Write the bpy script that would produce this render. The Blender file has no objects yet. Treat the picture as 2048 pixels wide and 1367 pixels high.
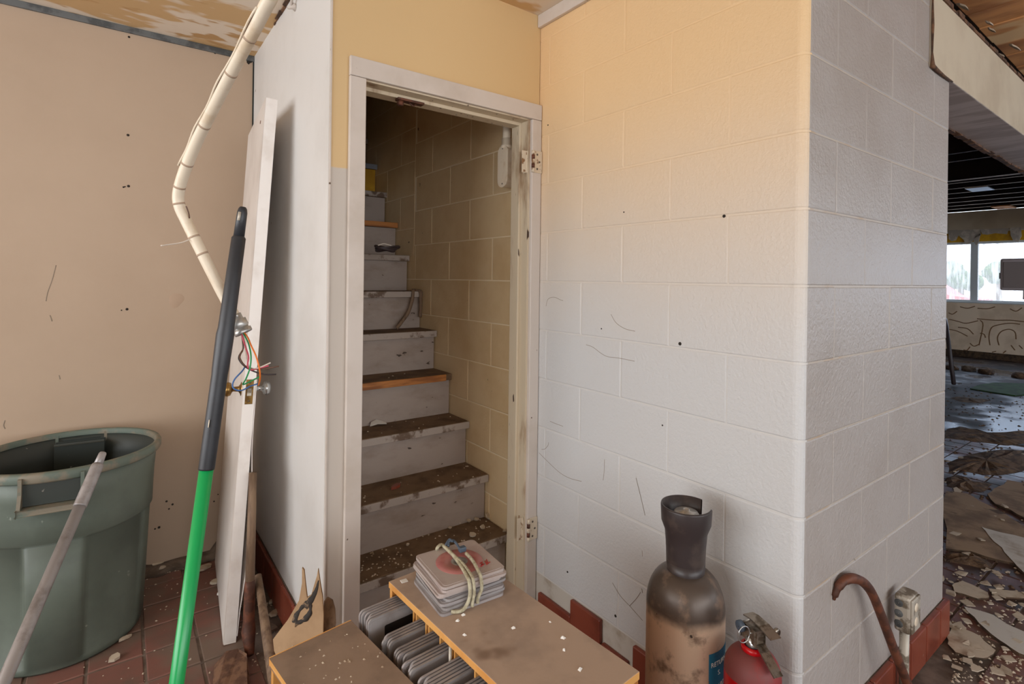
import bpy, bmesh, math, random
from mathutils import Vector, Matrix, noise as mnoise
random.seed(7)
SC = bpy.context.scene
COL = SC.collection
PI = math.pi

# ------------------------------------------------------------------ camera
H = 1.36                                   # lens height above the floor
FPX, YAW, ROLL, CYP = 1062.8, .6381, .0129, 557.46
_f = Vector((math.sin(YAW), math.cos(YAW), 0))
_r0 = Vector((math.cos(YAW), -math.sin(YAW), 0))
_u0 = Vector((0, 0, 1))
_R = _r0 * math.cos(ROLL) + _u0 * math.sin(ROLL)
_U = _u0 * math.cos(ROLL) - _r0 * math.sin(ROLL)
cam_d = bpy.data.cameras.new('camera')
cam_d.sensor_width = 36
cam_d.lens = FPX / 2048 * 36
cam_d.shift_y = -(683.5 - CYP) / 2048
cam_d.clip_start = .02
cam = bpy.data.objects.new('camera', cam_d)
COL.objects.link(cam)
cam.matrix_world = Matrix(((_R.x, _U.x, -_f.x, 0), (_R.y, _U.y, -_f.y, 0), (_R.z, _U.z, -_f.z, H), (0, 0, 0, 1)))
SC.camera = cam

# ------------------------------------------------------------------ world, lights, exposure
SC.view_settings.view_transform = 'Standard'
SC.view_settings.look = 'None'
SC.view_settings.gamma = 1
SC.view_settings.use_curve_mapping = False
SC.view_settings.exposure = -.50
SC.cycles.max_bounces = 12
SC.cycles.diffuse_bounces = 9
world = bpy.data.worlds.new('overcast_sky')
SC.world = world
world.use_nodes = True
bg = world.node_tree.nodes['Background']
bg.inputs[0].default_value = (.80, .88, 1.0, 1)
bg.inputs[1].default_value = 4.0


def area(name, loc, direction, sx, sy, power, color):
    l = bpy.data.lights.new(name, 'AREA')
    l.shape = 'RECTANGLE'
    l.size, l.size_y = sx, sy
    l.energy = power
    l.color = color
    o = bpy.data.objects.new(name, l)
    COL.objects.link(o)
    o.location = loc
    o.rotation_euler = Vector(direction).to_track_quat('-Z', 'Y').to_euler()
    return o


# daylight through the shop-front window in the left wall, and through the windows behind
area('daylight_left_window', (-3.3, .70, 1.40), (1, 0, 0), 4.2, 1.7, 128, (1.0, .97, .92))
area('daylight_rear_window', (.8, -4.1, 1.55), (0, 1, 0), 6.0, 1.5, 120, (1.0, .97, .92))
area('daylight_far_window', (12.75, 1.2, 1.62), (-1, 0, 0), 6.0, 1.1, 42, (.34, .58, 1.0))
area('daylight_side_window', (8.0, -4.1, 1.6), (0, 1, 0), 6.0, 1.3, 40, (.85, .93, 1.0))


# ------------------------------------------------------------------ helpers: coordinates
def ray(u, v):
    return _f + _R * ((u - 1024) / FPX) - _U * ((v - CYP) / FPX)


CAM = Vector((0, 0, H))


def pt(u, v, d):
    """point seen at picture position u, v at the distance d (m) in front of the lens plane"""
    return CAM + ray(u, v) * d


def fl(u, v, z=0.0):
    r = ray(u, v)
    return CAM + r * ((z - H) / r.z)


def ony(u, v, y):
    r = ray(u, v)
    return CAM + r * (y / r.y)


def onx(u, v, x):
    r = ray(u, v)
    return CAM + r * (x / r.x)


# ------------------------------------------------------------------ helpers: materials
def lin(c):
    c = c / 255
    return c / 12.92 if c <= .04045 else ((c + .055) / 1.055) ** 2.4


def rgb(r, g, b):
    return (lin(r), lin(g), lin(b), 1)


def mat(name, col, rough=.6, col2=None, scale=3.0, lo=.4, hi=.62, bump=0.0, bscale=120, metal=0.0,
        spots=None, spec=.5, zmix=None, patches=None, detail=5, bdist=.002, wet=None, emit=None, stretch=None, trans=0):
    m = bpy.data.materials.new(name)
    m.use_nodes = True
    nt = m.node_tree
    N, L = nt.nodes, nt.links
    b = N['Principled BSDF']
    b.inputs['Roughness'].default_value = rough
    b.inputs['Metallic'].default_value = metal
    b.inputs['Specular IOR Level'].default_value = spec
    if trans:
        b.inputs['Transmission Weight'].default_value = trans
    geo = N.new('ShaderNodeNewGeometry')
    pos = geo.outputs['Position']
    if stretch:
        mp = N.new('ShaderNodeMapping')
        mp.inputs['Scale'].default_value = stretch
        L.new(pos, mp.inputs['Vector'])
        pos = mp.outputs['Vector']

    def nz(sc, dt=detail, src=None):
        n = N.new('ShaderNodeTexNoise')
        n.inputs['Scale'].default_value = sc
        n.inputs['Detail'].default_value = dt
        n.inputs['Roughness'].default_value = .6
        L.new(src or pos, n.inputs['Vector'])
        return n.outputs['Fac']

    def ramp(src, a, c):
        r = N.new('ShaderNodeMapRange')
        r.interpolation_type = 'SMOOTHSTEP'
        r.inputs['From Min'].default_value = a
        r.inputs['From Max'].default_value = c
        L.new(src, r.inputs['Value'])
        return r.outputs['Result']

    def mix(fac, a, c):
        x = N.new('ShaderNodeMix')
        x.data_type = 'RGBA'
        L.new(fac, x.inputs['Factor'])
        for s, q in ((a, x.inputs['A']), (c, x.inputs['B'])):
            if isinstance(s, tuple):
                q.default_value = s
            else:
                L.new(s, q)
        return x.outputs['Result']

    def math2(op, a, c):
        x = N.new('ShaderNodeMath')
        x.operation = op
        for s, q in ((a, x.inputs[0]), (c, x.inputs[1])):
            if isinstance(s, (int, float)):
                q.default_value = s
            else:
                L.new(s, q)
        return x.outputs[0]

    out = col
    if zmix:                                  # a second colour blended in from the height z upward
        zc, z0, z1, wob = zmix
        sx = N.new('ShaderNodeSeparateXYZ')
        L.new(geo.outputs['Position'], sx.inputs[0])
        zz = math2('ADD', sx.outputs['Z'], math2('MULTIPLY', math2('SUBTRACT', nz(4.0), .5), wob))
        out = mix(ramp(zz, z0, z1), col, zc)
    if col2 is not None:
        out = mix(ramp(nz(scale), lo, hi), out, col2)
    if patches:
        for pc, psc, pa, pb in patches:
            out = mix(ramp(nz(psc, 3), pa, pb), out, pc)
    if spots:
        sc_, ssc, th = spots
        out = mix(ramp(nz(ssc, 2), th, th + .03), out, sc_)
    if isinstance(out, tuple):
        b.inputs['Base Color'].default_value = out
    else:
        L.new(out, b.inputs['Base Color'])
    if wet:                                   # wet film: smooth where the water stands
        wsc, wa, wb, wr = wet
        w = ramp(nz(wsc, 3), wa, wb)
        mr = N.new('ShaderNodeMapRange')
        mr.inputs['To Min'].default_value = rough
        mr.inputs['To Max'].default_value = wr
        L.new(w, mr.inputs['Value'])
        L.new(mr.outputs['Result'], b.inputs['Roughness'])
    if bump:
        bp = N.new('ShaderNodeBump')
        bp.inputs['Strength'].default_value = bump
        bp.inputs['Distance'].default_value = bdist
        L.new(nz(bscale, 3), bp.inputs['Height'])
        L.new(bp.outputs['Normal'], b.inputs['Normal'])
    if emit:
        b.inputs['Emission Color'].default_value = emit[0]
        b.inputs['Emission Strength'].default_value = emit[1]
    return m


M = {}
M['tan'] = mat('tan_wallboard', rgb(180, 158, 136), .7, rgb(172, 150, 128), 1.2, .35, .8, .15, 60, spots=(rgb(120, 100, 85), 7, .74))
M['strip'] = mat('white_gloss_paint', rgb(216, 214, 211), .45, rgb(206, 203, 199), 2.2, .45, .7, .1, 40, spots=(rgb(120, 108, 98), 16, .76))
M['doorwall'] = mat('two_tone_wall_paint', rgb(196, 187, 177), .6, bump=.12, bscale=50, zmix=(rgb(212, 182, 134), 1.714, 1.722, .02))
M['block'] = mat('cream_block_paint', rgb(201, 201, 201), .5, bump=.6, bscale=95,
                 zmix=(rgb(226, 192, 146), 1.0, 2.15, .12), spots=(rgb(120, 105, 90), 19, .79), bdist=.003)  # greyish white low down, blending gradually to cream towards the top
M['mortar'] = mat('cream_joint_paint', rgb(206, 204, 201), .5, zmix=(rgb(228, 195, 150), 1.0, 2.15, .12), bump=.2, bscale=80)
M['pier'] = mat('grey_white_block_paint', rgb(176, 169, 164), .38, rgb(166, 157, 150), 2.0, .42, .7, .95, 85, spots=(rgb(130, 115, 102), 17, .78), bdist=.003)
M['pier_joint'] = mat('grey_joint_paint', rgb(190, 180, 168), .4, rgb(184, 160, 134), 6, .5, .7)
M['inner'] = mat('stair_block_paint', rgb(226, 202, 160), .6, rgb(212, 182, 136), 2.2, .4, .7, .4, 95, spots=(rgb(90, 72, 55), 15, .74), bdist=.003)
M['inner_joint'] = mat('stair_joint_paint', rgb(244, 228, 198), .6, bump=.2, bscale=80)
M['trim'] = mat('chipped_white_trim', rgb(205, 195, 186), .45, rgb(190, 178, 166), 3, .45, .7, .1, 40, spots=(rgb(95, 72, 52), 30, .75))
M['jamb'] = mat('worn_jamb_paint', rgb(205, 190, 165), .5, rgb(150, 120, 90), 9, .55, .72, .2, 60, spots=(rgb(70, 50, 35), 34, .68), stretch=(1, 1, .25))
M['ceil'] = mat('patched_ceiling', rgb(200, 166, 120), .8, None, patches=[(rgb(222, 208, 190), 2.6, .47, .53), (rgb(184, 146, 98), 4.2, .58, .66)], bump=.2, bscale=18, stretch=(1, 2.2, 1))
M['ceil2'] = mat('cream_ceiling', rgb(222, 205, 180), .8, bump=.1)
M['metal_trim'] = mat('grey_metal_trim', rgb(96, 98, 98), .5, rgb(70, 72, 73), 14, .45, .6)
M['dark'] = mat('dark_gap', rgb(35, 40, 38), .9)
M['tile'] = mat('red_quarry_tile', rgb(124, 84, 74), .5, rgb(106, 84, 74), 5, .42, .66, .15, 60,
                patches=[(rgb(116, 98, 86), 2.6, .48, .66)], spots=(rgb(190, 180, 168), 30, .72))
M['grout'] = mat('dirty_grout', rgb(120, 105, 94), .9, rgb(92, 78, 68), 8, .4, .6, .3, 90)
M['wet'] = mat('wet_tile_floor', rgb(66, 54, 50), .7, rgb(46, 40, 38), 3, .4, .6, .25, 30, patches=[(rgb(34, 28, 24), 2.2, .56, .66)], wet=(1.3, .44, .60, .24), spec=.22)
M['tile_wet'] = mat('wet_quarry_tile', rgb(104, 72, 66), .5, rgb(74, 62, 58), 4, .42, .62, .15, 50, patches=[(rgb(66, 54, 46), 3, .55, .65)], wet=(1.6, .45, .62, .28), spec=.22)
M['base'] = mat('red_base_tile', rgb(134, 66, 48), .35, rgb(112, 52, 38), 5, .45, .65, .1, 60, spots=(rgb(170, 140, 120), 24, .74))
M['tread'] = mat('dirty_stair_tread', rgb(120, 96, 72), .85, rgb(94, 74, 54), 9, .4, .65, .35, 70, spots=(rgb(150, 135, 118), 40, .78))
M['riser'] = mat('grey_painted_riser', rgb(166, 152, 142), .6, rgb(148, 132, 120), 4, .45, .7, .2, 50, spots=(rgb(72, 58, 48), 16, .70), stretch=(1, 1, 2.2))
M['nosing'] = mat('worn_nosing_paint', rgb(170, 158, 148), .6, rgb(104, 84, 68), 13, .5, .62, .3, 60)
M['rawwood'] = mat('bare_pine', rgb(190, 124, 62), .6, rgb(140, 84, 40), 9, .45, .62, .2, 60, stretch=(.3, 1, 3))
M['yellow'] = mat('yellow_riser_paint', rgb(222, 170, 24), .5, rgb(196, 146, 20), 4, .45, .6)
M['blue_nose'] = mat('blue_grey_nosing', rgb(138, 146, 158), .6)
M['door'] = mat('white_door_paint', rgb(236, 231, 226), .4, rgb(222, 214, 207), 5, .5, .7, .05, 50, spots=(rgb(150, 125, 105), 26, .77))
M['door_face'] = mat('white_door_face', rgb(214, 206, 199), .5, rgb(200, 190, 182), 3, .45, .7)
M['conduit'] = mat('cream_painted_conduit', rgb(226, 212, 190), .4, rgb(212, 192, 164), 14, .5, .68, .05, 60)
M['zinc'] = mat('zinc_casting', rgb(196, 194, 190), .38, rgb(150, 148, 145), 25, .45, .6, metal=.7)
M['steel'] = mat('grey_steel_tube', rgb(156, 152, 152), .36, rgb(130, 124, 122), 18, .45, .65, metal=.35)
M['black'] = mat('black_grip', rgb(48, 50, 55), .42, rgb(40, 41, 45), 12, .4, .6, .1, 40)
M['green'] = mat('green_pole', rgb(4, 158, 82), .3, spec=.6)
M['can'] = mat('dark_green_plastic', rgb(92, 102, 92), .5, rgb(82, 91, 82), 5, .4, .65, .12, 50, spots=(rgb(120, 128, 118), 34, .73))
M['can_shade'] = mat('shaded_plastic', rgb(48, 54, 50), .5, spots=(rgb(120, 118, 110), 34, .73))  # darker copy of the bin plastic, shade of its hollows put into the colour
M['rim'] = mat('scuffed_rim', rgb(92, 104, 94), .6, rgb(122, 114, 98), 12, .45, .6, .25, 60)
M['brass'] = mat('tarnished_brass', rgb(150, 118, 66), .32, rgb(110, 82, 44), 30, .45, .6, metal=.8)
M['chrome'] = mat('dull_chrome', rgb(190, 192, 192), .25, metal=.85)
M['hinge'] = mat('painted_hinge', rgb(214, 200, 178), .5, rgb(140, 104, 72), 45, .55, .66, metal=.1)
M['screw'] = mat('dark_screw', rgb(95, 85, 74), .4, metal=.6)
M['rust'] = mat('rusty_iron', rgb(112, 66, 46), .6, rgb(78, 48, 36), 26, .4, .6, .3, 120, metal=.25)
M['rustblade'] = mat('rusty_blade', rgb(120, 88, 66), .7, rgb(86, 58, 44), 30, .4, .6, .4, 100)
M['oldwood'] = mat('weathered_handle', rgb(132, 108, 86), .7, rgb(98, 76, 58), 9, .4, .65, .3, 60, stretch=(4, 4, .6))
M['cardboard'] = mat('torn_cardboard', rgb(176, 146, 112), .8, rgb(150, 120, 88), 6, .4, .7, .1, 60)
M['ink'] = mat('black_print', rgb(52, 46, 42), .8, rgb(120, 98, 76), 50, .55, .6)
M['ply'] = mat('dusty_rack_top', rgb(174, 151, 132), .75, rgb(154, 134, 118), 7, .4, .66, .15, 60, patches=[(rgb(128, 104, 86), 5.5, .62, .70)])
M['ply2'] = mat('dusty_grey_top', rgb(146, 124, 106), .8, rgb(126, 106, 90), 8, .4, .66, .15, 60, spots=(rgb(175, 155, 130), 36, .74))
M['pine'] = mat('orange_pine_edge', rgb(218, 162, 92), .5, rgb(200, 138, 70), 8, .4, .65, .1, 60)
M['plyin'] = mat('orange_ply_inside', rgb(186, 120, 52), .55, rgb(160, 98, 40), 5, .4, .65, stretch=(1, 1, .3))
M['sleeve'] = mat('grey_clear_plastic', rgb(150, 146, 146), .28, rgb(128, 122, 120), 9, .45, .65, spec=.6)
M['sleeve_d'] = mat('smoky_clear_plastic', rgb(158, 152, 152), .3, rgb(128, 122, 122), 9, .45, .65, spec=.6)
M['sleeve_p'] = mat('pinkish_clear_plastic', rgb(178, 166, 161), .25, rgb(166, 150, 146), 9, .45, .65, spec=.6)
M['disc'] = mat('red_disc', rgb(172, 112, 108), .4, rgb(166, 100, 98), 30, .45, .6)
M['redpen'] = mat('red_marker', rgb(186, 44, 42), .6)
M['blacklabel'] = mat('black_label', rgb(34, 32, 32), .4)
M['cord'] = mat('beige_bungee', rgb(180, 173, 148), .7, rgb(154, 146, 120), 90, .45, .6, .3, 300)
M['hook'] = mat('blue_grey_hook', rgb(72, 84, 98), .45)
M['cyl'] = mat('tarnished_cylinder', rgb(212, 184, 158), .38, rgb(128, 106, 90), 16, .50, .70, .15, 70, metal=.3, spots=(rgb(62, 50, 42), 30, .74), zmix=(rgb(86, 74, 66), .455, .49, .07))
M['cyl_top'] = mat('grimy_shoulder', rgb(92, 80, 72), .75, rgb(72, 62, 56), 12, .4, .6, .3, 80, spots=(rgb(168, 160, 150), 30, .71))
M['collar'] = mat('black_collar', rgb(52, 44, 44), .4, rgb(70, 60, 56), 12, .5, .65, .1, 40)
M['bluelabel'] = mat('blue_label', rgb(34, 108, 140), .5, rgb(24, 84, 112), 16, .45, .6, spots=(rgb(90, 84, 76), 26, .68))
M['white'] = mat('off_white', rgb(225, 222, 216), .5)
M['red'] = mat('red_enamel', rgb(190, 14, 24), .3, rgb(176, 12, 22), 10, .4, .6)
M['reddust'] = mat('dusty_red_enamel', rgb(120, 62, 60), .6, rgb(140, 48, 48), 12, .45, .65)
M['nickel'] = mat('nickel_lever', rgb(150, 140, 128), .3, rgb(100, 88, 74), 40, .45, .62, metal=.8)
M['paintplate'] = mat('scuffed_bracket', rgb(196, 194, 194), .5, rgb(176, 172, 170), 20, .45, .6, spots=(rgb(90, 80, 60), 40, .71))
M['galv'] = mat('grimy_galvanised', rgb(190, 182, 168), .5, rgb(120, 108, 92), 22, .48, .6, .2, 90, metal=.3)
M['drywall'] = mat('cream_drywall', rgb(202, 188, 164), .7, rgb(186, 170, 146), 2.2, .45, .7, .1, 40)
M['underside'] = mat('grey_soffit', rgb(206, 194, 188), .6, rgb(178, 164, 156), 3, .42, .6, .2, 20, stretch=(3, .6, 1))
M['plank'] = mat('stained_roof_board', rgb(212, 152, 96), .7, rgb(160, 104, 62), 4, .4, .62, .2, 50, patches=[(rgb(226, 190, 142), 3, .54, .6)], stretch=(1, .4, 1))
M['lath'] = mat('broken_lath', rgb(120, 84, 58), .8, rgb(70, 48, 34), 20, .4, .6, .4, 80)
M['joist'] = mat('joist_bottom', rgb(240, 212, 178), .8, rgb(196, 164, 132), 5, .4, .6)
M['deckdark'] = mat('dark_roof_deck', rgb(48, 32, 28), .9, rgb(34, 24, 22), 2, .4, .6)
M['farwall'] = mat('scraped_far_wall', rgb(240, 220, 196), .8, rgb(222, 200, 174), 3, .4, .65, .2, 30)
M['glue'] = mat('brown_glue', rgb(138, 102, 68), .8)
M['winframe'] = mat('aluminium_frame', rgb(212, 220, 226), .4, metal=.1)
M['torn'] = mat('torn_grey_paper', rgb(176, 166, 154), .9, rgb(206, 196, 182), 8, .45, .6)
M['plaster'] = mat('plaster_shard', rgb(192, 178, 158), .85, rgb(150, 128, 104), 9, .45, .68, .3, 60)
M['board'] = mat('wet_fibreboard', rgb(150, 126, 100), .85, rgb(112, 90, 70), 5, .42, .65, .35, 50, patches=[(rgb(84, 66, 52), 6, .6, .68)])
M['whiteboard'] = mat('white_faced_board', rgb(196, 190, 180), .7, rgb(160, 146, 128), 6, .5, .68, .2, 60)
M['boardedge'] = mat('dark_board_edge', rgb(86, 66, 48), .9, rgb(60, 46, 34), 20, .4, .6)
M['muck'] = mat('brown_rubble', rgb(108, 84, 62), .95, rgb(70, 52, 38), 14, .4, .6, .6, 60, bdist=.01)
M['moss'] = mat('green_carpet', rgb(48, 82, 34), .9, rgb(34, 60, 26), 9, .4, .6, .5, 80)
M['tv'] = mat('grey_monitor_case', rgb(176, 166, 170), .5)
M['screen'] = mat('dark_screen', rgb(140, 130, 130), .4)
M['ladder'] = mat('pale_blue_metal', rgb(130, 170, 190), .45)
M['carred'] = mat('red_car_paint', rgb(200, 40, 44), .4)
M['leaf'] = mat('tree_leaves', rgb(86, 120, 60), .8, rgb(52, 84, 38), 3, .4, .6)
M['asphalt'] = mat('pale_tarmac', rgb(170, 168, 165), .9)
M['ridge'] = mat('dark_dust', rgb(86, 72, 60), .95, rgb(112, 96, 82), 12, .4, .6, .5, 80)
M['scuff'] = mat('dark_scuff', rgb(138, 124, 108), .8)
M['hole'] = mat('dark_hole', rgb(40, 32, 26), .9)
for k, c in dict(orange=(232, 120, 40), greenw=(34, 150, 84), pink=(214, 82, 104), whitew=(228, 218, 206), blackw=(58, 48, 50), bluew=(62, 104, 160), brownw=(104, 76, 62)).items():
    M[k] = mat('wire_' + k, rgb(*c), .45)

# dirty window glass: mostly clear, streaked with dust
gm = bpy.data.materials.new('dirty_glass')
gm.use_nodes = True
nt = gm.node_tree
for n in list(nt.nodes):
    nt.nodes.remove(n)
_o = nt.nodes.new('ShaderNodeOutputMaterial')
_t = nt.nodes.new('ShaderNodeBsdfTransparent')
_d = nt.nodes.new('ShaderNodeBsdfTranslucent')
_d.inputs[0].default_value = (.8, .8, .8, 1)
_x = nt.nodes.new('ShaderNodeMixShader')
_g = nt.nodes.new('ShaderNodeNewGeometry')
_mp = nt.nodes.new('ShaderNodeMapping')
_mp.inputs['Scale'].default_value = (1, 14, 2.0)
_n = nt.nodes.new('ShaderNodeTexNoise')
_n.inputs['Scale'].default_value = 1.5
_mr = nt.nodes.new('ShaderNodeMapRange')
_mr.inputs['From Min'].default_value = .42
_mr.inputs['From Max'].default_value = .7
_mr.inputs['To Min'].default_value = .25
_mr.inputs['To Max'].default_value = .7
L_ = nt.links.new
L_(_g.outputs['Position'], _mp.inputs['Vector'])
L_(_mp.outputs['Vector'], _n.inputs['Vector'])
L_(_n.outputs['Fac'], _mr.inputs['Value'])
L_(_mr.outputs['Result'], _x.inputs[0])
L_(_t.outputs[0], _x.inputs[1])
L_(_d.outputs[0], _x.inputs[2])
L_(_x.outputs[0], _o.inputs[0])
M['glass'] = gm

# ------------------------------------------------------------------ helpers: geometry
OFF = {}                                       # world position of each object's own origin


def link(name, me, m, parent=None, loc=None, smooth=False):
    mats = m if isinstance(m, (list, tuple)) else [m]
    if len(me.materials) == 0:
        for q in mats:
            me.materials.append(M[q])
    if smooth:
        for p in me.polygons:
            p.use_smooth = True
    o = bpy.data.objects.new(name, me)
    COL.objects.link(o)
    if parent:
        o.parent = parent
    return o


def raw(name, vs, fs, m, parent=None, smooth=False, fmat=None):
    """mesh object from world-space vertices"""
    if parent is not None:
        base = OFF[parent]
    else:
        xs = [v[0] for v in vs]; ys = [v[1] for v in vs]; zs = [v[2] for v in vs]
        base = Vector(((min(xs) + max(xs)) / 2, (min(ys) + max(ys)) / 2, min(zs)))
    me = bpy.data.meshes.new(name)
    me.from_pydata([(v[0] - base.x, v[1] - base.y, v[2] - base.z) for v in vs], [], fs)
    bm = bmesh.new()
    bm.from_mesh(me)
    bmesh.ops.recalc_face_normals(bm, faces=bm.faces)
    bm.to_mesh(me)
    bm.free()
    o = link(name, me, m, parent, smooth=smooth)
    if fmat:
        for i, k in enumerate(fmat):
            me.polygons[i].material_index = k
    if parent is None:
        o.location = base
    OFF[o] = Vector(base)
    return o


def bmo(name, bm, m, parent=None, smooth=False):
    bmesh.ops.recalc_face_normals(bm, faces=bm.faces)
    if parent is not None:
        base = OFF[parent]
    else:
        co = [v.co for v in bm.verts]
        base = Vector(((min(c.x for c in co) + max(c.x for c in co)) / 2, (min(c.y for c in co) + max(c.y for c in co)) / 2, min(c.z for c in co)))
    bmesh.ops.translate(bm, verts=bm.verts, vec=-base)
    me = bpy.data.meshes.new(name)
    bm.to_mesh(me)
    bm.free()
    o = link(name, me, m, parent, smooth=smooth)
    if parent is None:
        o.location = base
    OFF[o] = Vector(base)
    return o


def box(name, x0, x1, y0, y1, z0, z1, m, parent=None, bev=0.0, rot=None, piv=None):
    bm = bmesh.new()
    bmesh.ops.create_cube(bm, size=1)
    for v in bm.verts:
        v.co = Vector(((x0 + x1) / 2 + v.co.x * (x1 - x0), (y0 + y1) / 2 + v.co.y * (y1 - y0), (z0 + z1) / 2 + v.co.z * (z1 - z0)))
    if bev:
        bmesh.ops.bevel(bm, geom=list(bm.edges), offset=bev, segments=2, affect='EDGES', profile=.5)
    if rot is not None:
        p = Vector(piv) if piv is not None else Vector(((x0 + x1) / 2, (y0 + y1) / 2, (z0 + z1) / 2))
        bmesh.ops.rotate(bm, verts=bm.verts, cent=p, matrix=rot)
    return bmo(name, bm, m, parent)


def obox(name, origin, ax, ay, az, sx, sy, sz, m, parent=None, bev=0.0):
    """box from a corner and three directions"""
    bm = bmesh.new()
    bmesh.ops.create_cube(bm, size=1)
    o, ax, ay, az = Vector(origin), Vector(ax).normalized(), Vector(ay).normalized(), Vector(az).normalized()
    for v in bm.verts:
        c = v.co + Vector((.5, .5, .5))
        v.co = o + ax * (c.x * sx) + ay * (c.y * sy) + az * (c.z * sz)
    if bev:
        bmesh.ops.bevel(bm, geom=list(bm.edges), offset=bev, segments=2, affect='EDGES', profile=.5)
    return bmo(name, bm, m, parent)


def smoothpath(pts, n=6):
    pts = [Vector(p) for p in pts]
    out = []
    for i in range(len(pts) - 1):
        p0 = pts[max(i - 1, 0)]; p1 = pts[i]; p2 = pts[i + 1]; p3 = pts[min(i + 2, len(pts) - 1)]
        for k in range(n):
            t = k / n
            out.append(.5 * ((2 * p1) + (p2 - p0) * t + (2 * p0 - 5 * p1 + 4 * p2 - p3) * t * t + (3 * p1 - p0 - 3 * p2 + p3) * t ** 3))
    out.append(pts[-1])
    return out


def tube(name, pts, r, m, parent=None, seg=12, smooth=True, flat=1.0, close=False, n0=None):
    pts = [Vector(p) for p in pts]
    k = len(pts)
    rs = r if isinstance(r, (list, tuple)) else [r] * k
    vs, fs = [], []
    t = (pts[1] - pts[0]).normalized()
    nn = Vector(n0) if n0 else (Vector((0, 0, 1)) if abs(t.z) < .9 else Vector((1, 0, 0)))
    nn = (nn - t * nn.dot(t)).normalized()
    for i, p in enumerate(pts):
        a = pts[(i + 1) % k] if (close or i + 1 < k) else pts[i]
        b = pts[i - 1] if (close or i > 0) else pts[i]
        t = (a - b).normalized()
        nn = (nn - t * nn.dot(t)).normalized()
        bb = t.cross(nn)
        for j in range(seg):
            an = 2 * PI * j / seg
            vs.append(p + (nn * math.cos(an) * flat + bb * math.sin(an)) * rs[i])
    for i in range(k if close else k - 1):
        for j in range(seg):
            a = i * seg + j; b = i * seg + (j + 1) % seg
            c = ((i + 1) % k) * seg
            fs.append((a, b, c + (j + 1) % seg, c + j))
    if not close:
        fs.append(tuple(range(seg)))
        fs.append(tuple(range((k - 1) * seg, k * seg)))
    return raw(name, vs, fs, m, parent, smooth)


def lathe(name, prof, c, m, parent=None, seg=40, smooth=True, mod=None, axis=None, a0=0, a1=2 * PI, cap=False):
    """profile of (radius, height) turned about the vertical through c (or about axis)"""
    c = Vector(c)
    if axis is None:
        az, ax, ay = Vector((0, 0, 1)), Vector((1, 0, 0)), Vector((0, 1, 0))
    else:
        az = Vector(axis).normalized()
        ax = az.orthogonal().normalized()
        ay = az.cross(ax)
    full = abs(a1 - a0 - 2 * PI) < 1e-6
    n = seg if full else seg + 1
    vs, fs = [], []
    for (r, z) in prof:
        for j in range(n):
            an = a0 + (a1 - a0) * j / seg
            rr = r * (mod(an, z) if mod else 1)
            vs.append(c + ax * (rr * math.cos(an)) + ay * (rr * math.sin(an)) + az * z)
    for i in range(len(prof) - 1):
        for j in range(seg):
            a = i * n + j; b = i * n + (j + 1) % n
            fs.append((a, b, b + n, a + n))
    if cap and full:
        fs.append(tuple(range(n)))
        fs.append(tuple(range((len(prof) - 1) * n, len(prof) * n)))
    return raw(name, vs, fs, m, parent, smooth)


def prism(name, poly, vec, m, parent=None, smooth=False):
    """closed outline (world points) swept by vec"""
    vec = Vector(vec)
    a = [Vector(p) for p in poly]
    n = len(a)
    vs = a + [p + vec for p in a]
    fs = [tuple(range(n)), tuple(range(n, 2 * n))] + [(i, (i + 1) % n, n + (i + 1) % n, n + i) for i in range(n)]
    mm = m if isinstance(m, (list, tuple)) else [m]
    fm = None
    if len(mm) == 2:
        fm = [0, 0] + [1] * n
    return raw(name, vs, fs, mm, parent, smooth, fm)


def thing(name, label, cat, loc=(0, 0, 0), group=None):
    o = bpy.data.objects.new(name, None)
    COL.objects.link(o)
    o.location = loc
    o.empty_display_size = .05
    OFF[o] = Vector(loc)
    return tag(o, label, cat, group)


def tag(o, label, cat, group=None, kind=None):
    o['label'] = label
    o['category'] = cat
    if group:
        o['group'] = group
    if kind:
        o['kind'] = kind
    return o


def struct(o, label=None, cat=None):
    o['kind'] = 'structure'
    if label:
        o['label'] = label
        o['category'] = cat
    return o


def rsq(cx, cy, sx, sy, r, seg=4):
    out = []
    for (qx, qy, a) in ((1, 1, 0), (-1, 1, 90), (-1, -1, 180), (1, -1, 270)):
        for k in range(seg + 1):
            an = math.radians(a + 90 * k / seg)
            out.append((cx + qx * (sx / 2 - r) + r * math.cos(an), cy + qy * (sy / 2 - r) + r * math.sin(an)))
    return out


# ------------------------------------------------------------------ main dimensions of the place
XB, YP, YD, XL, YK = 1.43, .655, 1.7465, .546, 2.966
ZC = 2.473                                     # plaster ceiling
PEND = 2.60
COURSE = .2032
Z0 = 2.3672                                    # a bed joint of the block walls
XF = 12.9                                      # far window wall

# floor: concrete bed in the joint colour, tiles on top near the lens, wet floor beyond
floor = struct(box('floor', -3.6, 6.2, -4.3, 6.2, -.12, -.004, 'grout'), 'red quarry tile floor covered in dirt and plaster crumbs', 'floor')
struct(box('floor_far_room', 6.2, XF + .1, -4.3, 6.2, -.12, 0.0, 'wet'), 'dark wet tiled floor of the far room', 'floor')
TS = .1635
tile_me = None


def tile_mesh():
    bm = bmesh.new()
    bmesh.ops.create_cube(bm, size=1)
    for v in bm.verts:
        v.co = Vector((v.co.x * (TS - .009), v.co.y * (TS - .009), v.co.z * .012 - .006))
    bmesh.ops.bevel(bm, geom=[e for e in bm.edges if all(v.co.z > -.001 for v in e.verts)], offset=.003, segments=1, affect='EDGES')
    bmesh.ops.recalc_face_normals(bm, faces=bm.faces)
    me = bpy.data.meshes.new('tile')
    bm.to_mesh(me)
    bm.free()
    return me


tm_dry, tm_wet = tile_mesh(), tile_mesh()


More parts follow.
